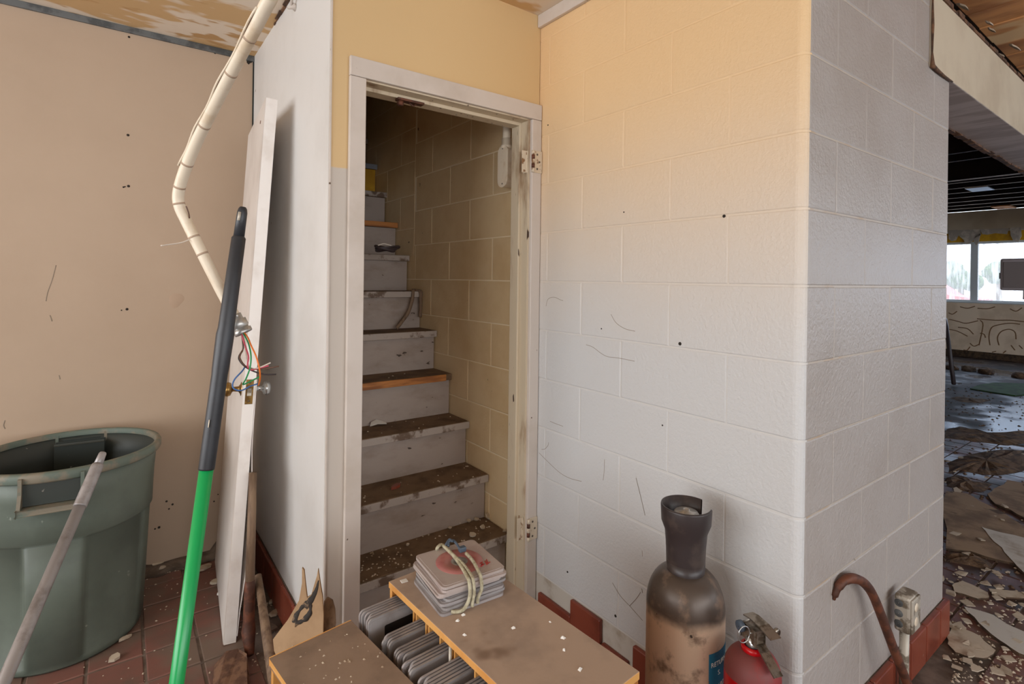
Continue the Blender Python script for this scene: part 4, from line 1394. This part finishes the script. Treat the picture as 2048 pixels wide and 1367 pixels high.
# collar: a flared sleeve, cut open on one side
cut = math.radians(-34)
hc = []
colprof_o = [(.050, .570), (.051, .60), (.053, .645), (.056, .68), (.0655, .705), (.0675, .745), (.0665, .75)]
colprof_i = [(.063, .75), (.061, .71), (.052, .68), (.048, .645), (.046, .60), (.045, .572)]
hw_ = math.radians(30)
lathe('collar', colprof_o[1:] + colprof_i[:-1], CC, 'collar', gc, 48, a0=cut + hw_, a1=cut + 2 * PI - hw_)
lathe('collar_base', colprof_o[:2] + colprof_i[-2:], CC, 'collar', gc, 48)
lathe('valve_stem', [(.018, .59), (.018, .66), (.014, .668), (.012, .70)], CC, 'brass', gc, 20)
lathe('valve_handle', [(.001, .700), (.032, .700), (.034, .706), (.034, .726), (.030, .732), (.010, .735), (.0095, .738), (.007, .738), (.006, .734), (.001, .734)], CC, 'zinc', gc, 36, mod=lambda a, z: 1 + (.05 * math.cos(8 * a) if .69 < z < .716 else 0))
obox('valve_outlet', CC + Vector((.012, -.012, .625)), (.8, -.6, 0), (.6, .8, 0), Uz, .035, .018, .018, 'brass', gc, .003)
prism('white_tag', [CC + Vector((-.042, .012, .70)), CC + Vector((-.02, .022, .715)), CC + Vector((-.014, .004, .716)), CC + Vector((-.036, -.01, .702))], (0, 0, .0015), 'white', gc)
# blue label wrapped round the side
l0, l1 = math.radians(-68), math.radians(-15)
lab_ = lathe('label', [(RC + .0004, .145), (RC + .0008, .15), (RC + .0008, .405), (RC + .0004, .41)], CC, 'bluelabel', gc, 20, a0=l0, a1=l1)


def wrapped_text(name, s, size, ang, z, m, parent, c, r, bold=True):
    cu = bpy.data.curves.new(name, 'FONT')
    cu.body = s
    cu.size = size
    cu.extrude = .0003
    ob = bpy.data.objects.new(name, cu)
    COL.objects.link(ob)
    bpy.context.view_layer.update()
    dg = bpy.context.evaluated_depsgraph_get()
    me = bpy.data.meshes.new_from_object(ob.evaluated_get(dg))
    bpy.data.objects.remove(ob)
    base = OFF[parent]
    for v in me.vertices:
        a = ang + v.co.x / r
        rr = r + .0012 + v.co.z
        v.co = Vector((c.x + rr * math.cos(a), c.y + rr * math.sin(a), z + v.co.y)) - base
    me.materials.clear()
    o = link(name, me, m, parent)
    OFF[o] = Vector(base)
    return o


la = math.radians(-138)
# the lettering starts at the edge of the label that faces the room
lab_s, lab_e = math.radians(-110), math.radians(-30)
bpy.data.objects.remove(lab_)
lathe('label', [(RC + .0004, .14), (RC + .0008, .145), (RC + .0008, .405), (RC + .0004, .41)], CC, 'bluelabel', gc, 20, a0=lab_s, a1=lab_e)
wrapped_text('lettering', 'RETURN TO', .017, lab_s + .06, .375, 'white', gc, CC, RC)
wrapped_text('lettering', 'S.', .017, lab_s + .30, .350, 'white', gc, CC, RC)
wrapped_text('lettering', 'O.S.I.POS', .017, lab_s + .04, .315, 'white', gc, CC, RC)

# ------------------------------------------------------------------ fire extinguisher with its bracket
EC = Vector((1.246, .681, 0))
fe = thing('fire_extinguisher', 'red fire extinguisher with nickel levers and dusty shoulder', 'fire extinguisher', EC)
RE = .0645
lathe('body', [(.001, .006), (.05, .006), (.058, 0), (RE, .008), (RE, .415)], EC, 'red', fe, 48)
s2 = [(RE, .415)]
for k in range(1, 9):
    a = PI / 2 * k / 8
    s2.append((.024 + (RE - .024) * math.cos(a), .415 + .055 * math.sin(a)))
lathe('shoulder', s2, EC, 'reddust', fe, 48)
lathe('neck_ring', [(.022, .467), (.026, .469), (.026, .480), (.020, .482)], EC, 'red', fe, 32)
lathe('neck', [(.016, .480), (.016, .502), (.001, .504)], EC, 'chrome', fe, 24)
lev = Vector((.55, -.835, 0)).normalized()     # levers point to the lens' right, down
lev = Vector((-.32, -.947, 0)).normalized()
sd = Vector((-lev.y, lev.x, 0))
obox('valve_block', EC - lev * .022 - sd * .013 + Uz * .496, lev, sd, Uz, .045, .026, .028, 'nickel', fe, .004)


def bent_bar(name, pts_, wdt, tk, m, parent):
    vs, fs = [], []
    n = len(pts_)
    for i, p in enumerate(pts_):
        a_ = pts_[max(i - 1, 0)]
        b_ = pts_[min(i + 1, n - 1)]
        t = (b_ - a_).normalized()
        nrm = t.cross(sd).normalized()
        for (s1, s2_) in ((-1, -1), (1, -1), (1, 1), (-1, 1)):
            vs.append(p + sd * (s1 * wdt / 2) + nrm * (s2_ * tk / 2))
    for i in range(n - 1):
        for j in range(4):
            fs.append((i * 4 + j, i * 4 + (j + 1) % 4, (i + 1) * 4 + (j + 1) % 4, (i + 1) * 4 + j))
    fs += [(0, 1, 2, 3), tuple((n - 1) * 4 + j for j in range(4))]
    return raw(name, vs, fs, m, parent)


bent_bar('carry_lever', [EC - lev * .012 + Uz * .508, pt(1517, 1282, 1.275), pt(1530, 1305, 1.250), pt(1548, 1338, 1.226), pt(1557, 1354, 1.216)], .025, .004, 'nickel', fe)
bent_bar('squeeze_lever', [pt(1496, 1226, 1.312), pt(1508, 1233, 1.300), pt(1527, 1250, 1.275), pt(1543, 1268, 1.255), pt(1552, 1278, 1.248)], .030, .003, 'nickel', fe)
lathe('lever_end', [(.001, -.003), (.010, -.003), (.010, .003), (.001, .003)], pt(1553, 1264, 1.27), 'nickel', fe, 16, axis=-_f + _R * .4)
pinr = pt(1488, 1268, 1.262)
tube('pin_ring', [pinr + (_U * math.cos(a) * 1.1 + (_R * .9 + _f * .3) * math.sin(a)) * .0175 for a in [2 * PI * k / 24 for k in range(24)]], .0014, 'chrome', fe, 6, close=True)
tube('pin', [pinr + _R * .016 + _f * .006, EC + Uz * .511 + lev * .006], .002, 'chrome', fe, 8)
lathe('gauge', [(.001, 0), (.013, .0), (.013, .009), (.010, .011), (.001, .011)], pt(1484, 1250, 1.30), 'hook', fe, 20, axis=-_R + _f * -.3)
lathe('label', [(RE + .0004, .18), (RE + .0008, .182), (RE + .0008, .378), (RE + .0004, .38)], EC, 'white', fe, 24, a0=math.radians(-125), a1=math.radians(-25))
lathe('label_mark', [(RE + .0009, .362), (RE + .0013, .363), (RE + .0013, .379), (RE + .0009, .38)], EC, 'bluew', fe, 8, a0=math.radians(-124), a1=math.radians(-110))
brp = thing('extinguisher_bracket', 'scuffed light grey wall bracket plate behind the extinguisher', 'bracket', (XB - .06, .74, 0))
pl_ = []
for (y_, z_) in ((.70, 0), (.70, .40), (.706, .435), (.725, .452), (.75, .452), (.768, .435), (.774, .40), (.774, .0)):
    pl_.append((1.345, y_ + .012, z_))
prism('plate', pl_, (.004, 0, 0), 'paintplate', brp)
box('foot', 1.349, XB - .02, .705, .77, 0, .012, 'paintplate', brp)

# ------------------------------------------------------------------ crowbar on the pier
cb_px = [(1668, 1199, .651), (1671, 1186, .648), (1680, 1168, .642), (1693, 1158, .636), (1708, 1156, .630), (1724, 1162, .625), (1738, 1176, .620), (1748, 1194, .615), (1757, 1216, .61), (1770, 1250, .60), (1787, 1296, .588), (1802, 1334, .578), (1815, 1367, .57)]
cbp = [ony(u, v, y) for u, v, y in cb_px]
dl = (cbp[-1] - cbp[-3]).normalized()
ft = cbp[-1] + dl * ((cbp[-1].z - .012) / -dl.z)
cbp2 = smoothpath(cbp + [ft], 4)
n = len(cbp2)
tag(tube('crowbar', cbp2, [.003 if i == 0 else (.0045 if i < 3 else (.009 if i < 7 else (.012 if i < 12 else .0135))) for i in range(n)], 'rust', seg=8), 'rusty crowbar with curved hook leaning against the pier', 'crowbar')

# outlet box on a pipe
ob0 = ony(1824, 1262, .585)
bx0 = ob0.x
ob = thing('outlet_box', 'grimy galvanised outlet box on a short pipe by the pier', 'outlet box', (bx0 + .03, .62, 0))
zb2 = ony(1816, 1282, .585).z
zt2 = zb2 + .118
box('box', bx0 - .004, bx0 + .074, .588, YP - .021, zb2, zt2, 'galv', ob, .009)
box('cover', bx0 + .0, bx0 + .070, .583, .590, zb2 + .006, zt2 - .006, 'galv', ob, .003)
for k in range(3):
    lathe('knockout', [(.0125, -.001), (.0115, .0012), (.001, .0016)], (bx0 - .004, .62, zb2 + .026 + k * .033), 'metal_trim', ob, 18, axis=(-1, 0, 0))
for k in range(2):
    lathe('receptacle', [(.014, 0), (.013, .0015), (.001, .002)], (bx0 + .03, .583, zb2 + .038 + k * .045), 'conduit', ob, 18, axis=(0, -1, 0))
tube('pipe', [(bx0 + .03, .614, 0.0), (bx0 + .03, .614, zb2 + .002)], .0135, 'galv', ob, 14)

# ------------------------------------------------------------------ debris on the floors
fs_px = [('board', 'large wet fibreboard sheet lying behind the pier corner', [(1893, 985), (1935, 990), (1975, 1012), (2010, 1030), (2062, 1068), (2062, 1140), (2020, 1128), (1975, 1118), (1940, 1105), (1893, 1100)], .012),
         ('whiteboard', 'pale faced broken board lying across the wet sheet', [(1962, 1058), (1975, 1062), (2000, 1068), (2030, 1075), (2070, 1085), (2075, 1160), (2048, 1150), (2030, 1130), (2005, 1100), (1985, 1082)], .014),
         ('board', 'wet board sheet further back in the opening', [(1975, 990), (2000, 975), (2015, 962), (2060, 972), (2060, 1048), (2020, 1022), (1990, 1010)], .012),
         ('whiteboard', 'long white faced board strip near the frame edge', [(1930, 1218), (1945, 1222), (1985, 1234), (2010, 1250), (2060, 1274), (2070, 1325), (2040, 1312), (2000, 1285), (1960, 1252)], .012),
         ('plaster', 'torn tan plaster sheet on the tiles beside the pier base', [(1893, 1268), (1905, 1248), (1925, 1245), (1935, 1262), (1955, 1272), (1975, 1290), (1990, 1302), (1988, 1312), (1965, 1318), (1940, 1316), (1912, 1306), (1898, 1290)], .006),
         ('plaster', 'flaked plaster sheet with curled edges in the opening', [(1902, 1172), (1925, 1164), (1945, 1172), (1975, 1188), (1978, 1198), (1955, 1200), (1930, 1192), (1908, 1186)], .008),
         ('plaster', 'small pale flake beside the curled plaster sheet', [(1978, 1178), (2000, 1180), (2030, 1184), (2060, 1190), (2060, 1200), (2010, 1196), (1985, 1190)], .006),
         ('plaster', 'thin plaster flake low by the frame edge', [(1905, 1328), (1925, 1336), (1922, 1342), (1900, 1336)], .004),
         ('plaster', 'pale plaster flake on the blue wet tiles', [(1906, 978), (1914, 976), (1925, 984), (1920, 988), (1910, 986)], .008),
         ('muck', 'heap of brown rubble on the wet tiles', [(1893, 925), (1920, 915), (1960, 905), (2000, 898), (2062, 900), (2062, 938), (2030, 945), (1995, 950), (1960, 948), (1920, 940), (1895, 945)], .03),
         ('muck', 'dark band of wet rubble across the blue tiles', [(1893, 858), (1920, 852), (1960, 864), (2010, 868), (2062, 862), (2062, 884), (2010, 890), (1960, 884), (1893, 876)], .03),
         ('muck', 'thin dark rubble streak near the green carpet', [(1900, 796), (1920, 792), (1950, 796), (1980, 800), (1960, 806), (1920, 803)], .02),
         ('muck', 'brown rubble patch between the two wet boards', [(1893, 955), (1915, 950), (1950, 962), (1985, 968), (1965, 984), (1930, 982), (1893, 972)], .02),
         ('muck', 'low ridge of brown rubble across the opening', [(1893, 1105), (1920, 1104), (1960, 1112), (1985, 1128), (1975, 1138), (1940, 1130), (1893, 1122)], .02)]
random.seed(13)
for m_, lb, px, t in fs_px:
    po = [fl(u, v, .001) for u, v in px]
    po = [Vector((p.x + random.uniform(-.004, .004), p.y + random.uniform(-.004, .004), .001)) for p in po]
    # fine ragged edge
    rag = []
    for i in range(len(po)):
        a_, b_ = po[i], po[(i + 1) % len(po)]
        rag.append(a_)
        for q in (.33, .66):
            c_ = a_.lerp(b_, q)
            e_ = (b_ - a_).length * .05
            rag.append(c_ + Vector((random.uniform(-e_, e_), random.uniform(-e_, e_), 0)))
    if m_ == 'muck':
        n = len(rag)
        ctrm = sum(rag, Vector()) / n
        vs = list(rag)
        for f_ in (.75, .45):
            for p in rag:
                q = ctrm.lerp(p, f_)
                vs.append(Vector((q.x, q.y, t * (1 - f_ * .6) * random.uniform(.4, 1.4))))
        vs.append(Vector((ctrm.x, ctrm.y, t)))
        fs = []
        for k in range(2):
            for i in range(n):
                fs.append((k * n + i, k * n + (i + 1) % n, (k + 1) * n + (i + 1) % n, (k + 1) * n + i))
        for i in range(n):
            fs.append((2 * n + i, 2 * n + (i + 1) % n, 3 * n))
        fs.append(tuple(range(n)))
        tag(raw('rubble_heap', vs, fs, m_), lb, 'rubble', kind='stuff')
    else:
        nm = {'board': 'wet_board', 'whiteboard': 'broken_board', 'plaster': 'plaster_sheet'}[m_]
        tag(prism(nm, rag, (0, 0, t), [m_, 'boardedge']), lb, 'board' if m_ != 'plaster' else 'plaster')

rd = random.Random(17)
sp_ = []
for _ in range(420):
    u, v = rd.uniform(1870, 2048), 1367 - abs(rd.gauss(0, 130))
    if u < 1905 and v > 1180:
        continue
    if v > 800:
        p = fl(u, v)
        if p.x > 1.5 and p.y < YP - .04 or p.x > PEND + .05:
            sp_.append((p.x, p.y, .001))
crumbs('opening_crumbs', sp_, 'plaster', 'plaster crumbs scattered over the floor of the opening', seed=7, size=(.0015, .008))
sp_ = []
for _ in range(420):
    x = rd.uniform(3.2, 9.5)
    y = x * rd.uniform(.16, .262)
    sp_.append((x, y, .0))
crumbs('wet_floor_grit', sp_, 'muck', 'dark grit and scraps on the wet floor of the far room', seed=8, size=(.003, .015))
sp_ = []
for _ in range(240):
    y = rd.uniform(1.6, 2.93)
    x = rd.uniform(-.1, .52)
    if rd.random() < .4:
        x, y = rd.uniform(.38, .525), rd.uniform(1.75, 2.9)
    elif rd.random() < .3:
        x, y = rd.uniform(0, .35), rd.uniform(2.6, 2.95)
    sp_.append((x, y, .0))
crumbs('nook_crumbs', sp_, 'plaster', 'plaster crumbs and dust on the tiles of the nook', seed=9, size=(.0012, .005))
fk_v, fk_f = [], []
for _ in range(70):
    u, v = rd.uniform(1880, 2055), rd.choice([rd.uniform(1120, 1215), rd.uniform(1215, 1367), rd.uniform(900, 1120)])
    p = fl(u, v, .002 + rd.uniform(0, .012))
    if not (p.y < YP - .05 or p.x > PEND + .06):
        continue
    r_ = rd.uniform(.010, .034)
    b = len(fk_v)
    a0_ = rd.uniform(0, PI)
    tl_ = rd.uniform(-.25, .25)
    n_ = 5
    for zz in (0, .003):
        for k in range(n_):
            a = a0_ + 2 * PI * k / n_
            rr = r_ * (.3 + .7 * math.sin(2.3 * k + _) ** 2)
            dx, dy = rr * 1.3 * math.cos(a), rr * 1.0 * math.sin(a)
            fk_v.append((p.x + dx, p.y + dy, p.z + zz + abs(dx * tl_)))
    fk_f += [tuple(b + k for k in range(n_)), tuple(b + n_ + k for k in range(n_))] + [(b + k, b + (k + 1) % n_, b + n_ + (k + 1) % n_, b + n_ + k) for k in range(n_)]
tag(raw('plaster_flakes', fk_v, fk_f, 'plaster'), 'litter of torn plaster flakes over the floor of the opening', 'debris', kind='stuff')
# bigger chips in the nook
chips = [(322, 1128, .045, 'plaster', 'long pale wood chip at the foot of the tan wall', .35), (325, 1137, .018, 'plaster', 'small pale chip beside the long wood chip', .6), (408, 1137, .042, 'plaster', 'tan wood offcut behind the green pole', .4),
         (432, 1165, .035, 'plaster', 'pale splintered chip close to the leaning door', .5), (439, 1189, .013, 'white', 'small white chip close to the leaning door', .8), (250, 1278, .022, 'plaster', 'thin pale sliver beside the bin foot', .25),
         (228, 1318, .022, 'plaster', 'lump of plaster on the pink stained tiles', .7), (550, 1228, .024, 'plaster', 'plaster lump between shovel and red base tiles', .7), (542, 1205, .016, 'plaster', 'curled plaster flake by the red base tiles', .5),
         (530, 1212, .016, 'plaster', 'plaster flake behind the shovel socket', .6), (540, 1260, .03, 'ridge', 'dusty crumpled lump beside the grey tool handle', .8)]
for k, (u, v, r, m_, lb, sq) in enumerate(chips):
    shard('chip', fl(u, v, .0015), r, m_, lb, 'chip', th=.010, tilt=(.1, .1), sq=sq, rz=.35, seed=90 + k)
# dust drift along the foot of the tan wall
vs, fs = [], []
n = 26
for k in range(n):
    x = -.1 + (XL - .02 + .1) * k / (n - 1)
    hgt_ = .012 + .03 * mnoise.noise(Vector((x * 6, 0, 3))) ** 2 * 4 + (.035 if x > .38 else 0)
    vs += [(x, YK - .001, 0), (x, YK - .001, hgt_), (x, YK - .03, hgt_ * .8), (x, YK - .09 - .05 * abs(mnoise.noise(Vector((x * 9, 1, 0)))), .0005)]
for k in range(n - 1):
    b = k * 4
    fs += [(b + 1, b + 5, b + 6, b + 2), (b + 2, b + 6, b + 7, b + 3), (b, b + 4, b + 5, b + 1), (b, b + 3, b + 7, b + 4)]
fs += [(0, 1, 2, 3), tuple((n - 1) * 4 + j for j in range(4))]
tag(raw('dust_drift', vs, fs, 'ridge', smooth=True), 'drift of brown dust along the foot of the tan wall', 'dust', kind='stuff')

# ------------------------------------------------------------------ far room things
gp_ = [fl(u, v, .002) for u, v in [(1940, 778), (1960, 770), (1990, 766), (2060, 768), (2070, 788), (2030, 792), (1990, 786)]]
tag(prism('green_carpet_scrap', gp_, (0, 0, .012), 'moss'), 'green carpet scrap lying on the wet far floor', 'carpet')
tvx = 8.2
p0, p1 = onx(2000, 517, tvx), onx(2000, 580, tvx)
tv = thing('hanging_monitor', 'grey boxy monitor hanging before the far window', 'monitor', (tvx + .2, p0.y - .3, p1.z))
zt_, zl_ = p0.z, p1.z
box('case', tvx, tvx + .4, p0.y - .62, p0.y, zl_, zt_, 'tv', tv, .02)
box('front_panel', tvx - .012, tvx + .002, p0.y - .24, p0.y - .03, zl_ + .03, zt_ - .04, 'screen', tv, .006)
box('side_button', tvx + .03, tvx + .07, p0.y - .001, p0.y + .012, (zl_ + zt_) / 2 - .05, (zl_ + zt_) / 2 + .02, 'hook', tv, .004)
box('lower_bracket', tvx + .1, tvx + .16, p0.y - .26, p0.y - .18, zl_ - .10, zl_ + .005, 'tv', tv, .005)
tube('ceiling_post', [(tvx + .2, p0.y - .45, zt_ - .01), (tvx + .2, p0.y - .45, 2.981)], .025, 'tv', tv, 12)
lx0 = fl(1888, 735)
la_ = thing('blue_stand', 'pale blue metal stand just behind the pier edge', 'stand', (9.6, 2.48, 0))
pf = ony(1893, 735, 2.47)
for dy in (0, .30):
    box('post', 9.6, 9.64, 2.44 + dy, 2.48 + dy, 0, 1.02, 'ladder', la_, .004)
for zz in (.25, .55, .85):
    box('rung', 9.605, 9.635, 2.481, 2.739, zz, zz + .03, 'ladder', la_)
d0, d1 = onx(1893, 655, 9.4), onx(1908, 733, 9.0)
tag(tube('black_bar', [d0 + (d0 - d1) * .25, d0, Vector((d1.x, d1.y, .03))], .025, 'blackw', seg=10), 'black bar leaning on the pale blue stand', 'bar')
for k, (u, v, s, lb) in enumerate(((1904, 738, .09, 'dark lump of rubble at the foot of the black bar'), (1937, 741, .10, 'grey rubble lump on the far floor'), (1972, 746, .11, 'dark rubble lump beside the grey lump on the far floor'), (2040, 755, .10, 'dark rubble lump beside the green carpet'))):
    c = fl(u, v)
    vs, fs = [], []
    bm = bmesh.new()
    bmesh.ops.create_icosphere(bm, subdivisions=2, radius=s)
    for v_ in bm.verts:
        v_.co *= 1 + .35 * mnoise.noise(v_.co * 12 + Vector((k * 5, 0, 0)))
        v_.co.z = max(v_.co.z * .6, -s * .3) + s * .3
        v_.co += c
    tag(bmo('rubble_lump', bm, 'ridge' if k == 1 else 'muck'), lb, 'rubble')

# ------------------------------------------------------------------ outside the far window
struct(box('ground_outside', XF + .2, 90, -40, 60, -.25, -.05, 'asphalt'), 'pale car park beyond the far window', 'ground')


def tree(c, r, hgt, label, seed):
    rd = random.Random(seed)
    t = thing('tree', label, 'tree', c)
    tube('trunk', [Vector(c), Vector(c) + Vector((0, 0, hgt * .55))], [.22, .14], 'oldwood', t, 8)
    bm = bmesh.new()
    for _ in range(9):
        s = r * rd.uniform(.4, .7)
        off = Vector((rd.uniform(-r, r) * .6, rd.uniform(-r, r) * .6, hgt * .62 + rd.uniform(-.4, .5) * r))
        ret = bmesh.ops.create_icosphere(bm, subdivisions=3, radius=s)
        for v in ret['verts']:
            v.co *= 1 + .25 * mnoise.noise(v.co * 3 / s + Vector((seed, _, 0)))
            v.co += off + Vector(c)
    bmo('crown', bm, 'leaf', t)


p = onx(1905, 560, 52)
tree((52, p.y, -.05), 1.2, 3.5, 'green tree beyond the far window near the pier', 1)
p = onx(1922, 560, 46)
tree((46, p.y, -.05), 0.9, 3.0, 'smaller green tree behind the window post', 2)
p = onx(1998, 560, 60)
tree((60, p.y, -.05), 1.0, 3.9, 'pale tree behind the hanging monitor', 3)
cx0 = 24
pA, pB = onx(1962, 580, cx0), onx(1890, 580, cx0)
car = thing('red_car', 'red car parked outside the far window', 'car', (cx0 + .9, (pA.y + pB.y) / 2, -.05))
y0_, y1_ = pA.y, pA.y + 4.3
prof_ = [(y0_, .35), (y0_, .85), (y0_ + .9, .98), (y0_ + 1.5, 1.45), (y0_ + 3.1, 1.48), (y0_ + 3.8, 1.0), (y1_, .92), (y1_, .35)]
prism('body', [(cx0, y, z) for y, z in prof_], (1.7, 0, 0), 'carred', car)
prism('side_glass', [(cx0 - .006, y, z) for y, z in ((y0_ + 1.1, 1.02), (y0_ + 1.58, 1.38), (y0_ + 3.05, 1.40), (y0_ + 3.6, 1.02))], (.005, 0, 0), 'screen', car)
for yw in (y0_ + .8, y0_ + 3.5):
    for xw in (cx0 + .08, cx0 + 1.62):
        lathe('wheel', [(.001, -.1), (.30, -.1), (.33, -.06), (.33, .06), (.30, .1), (.001, .1)], (xw, yw, .28), 'blackw', car, 20, axis=(1, 0, 0))

print('objects', len(bpy.data.objects))
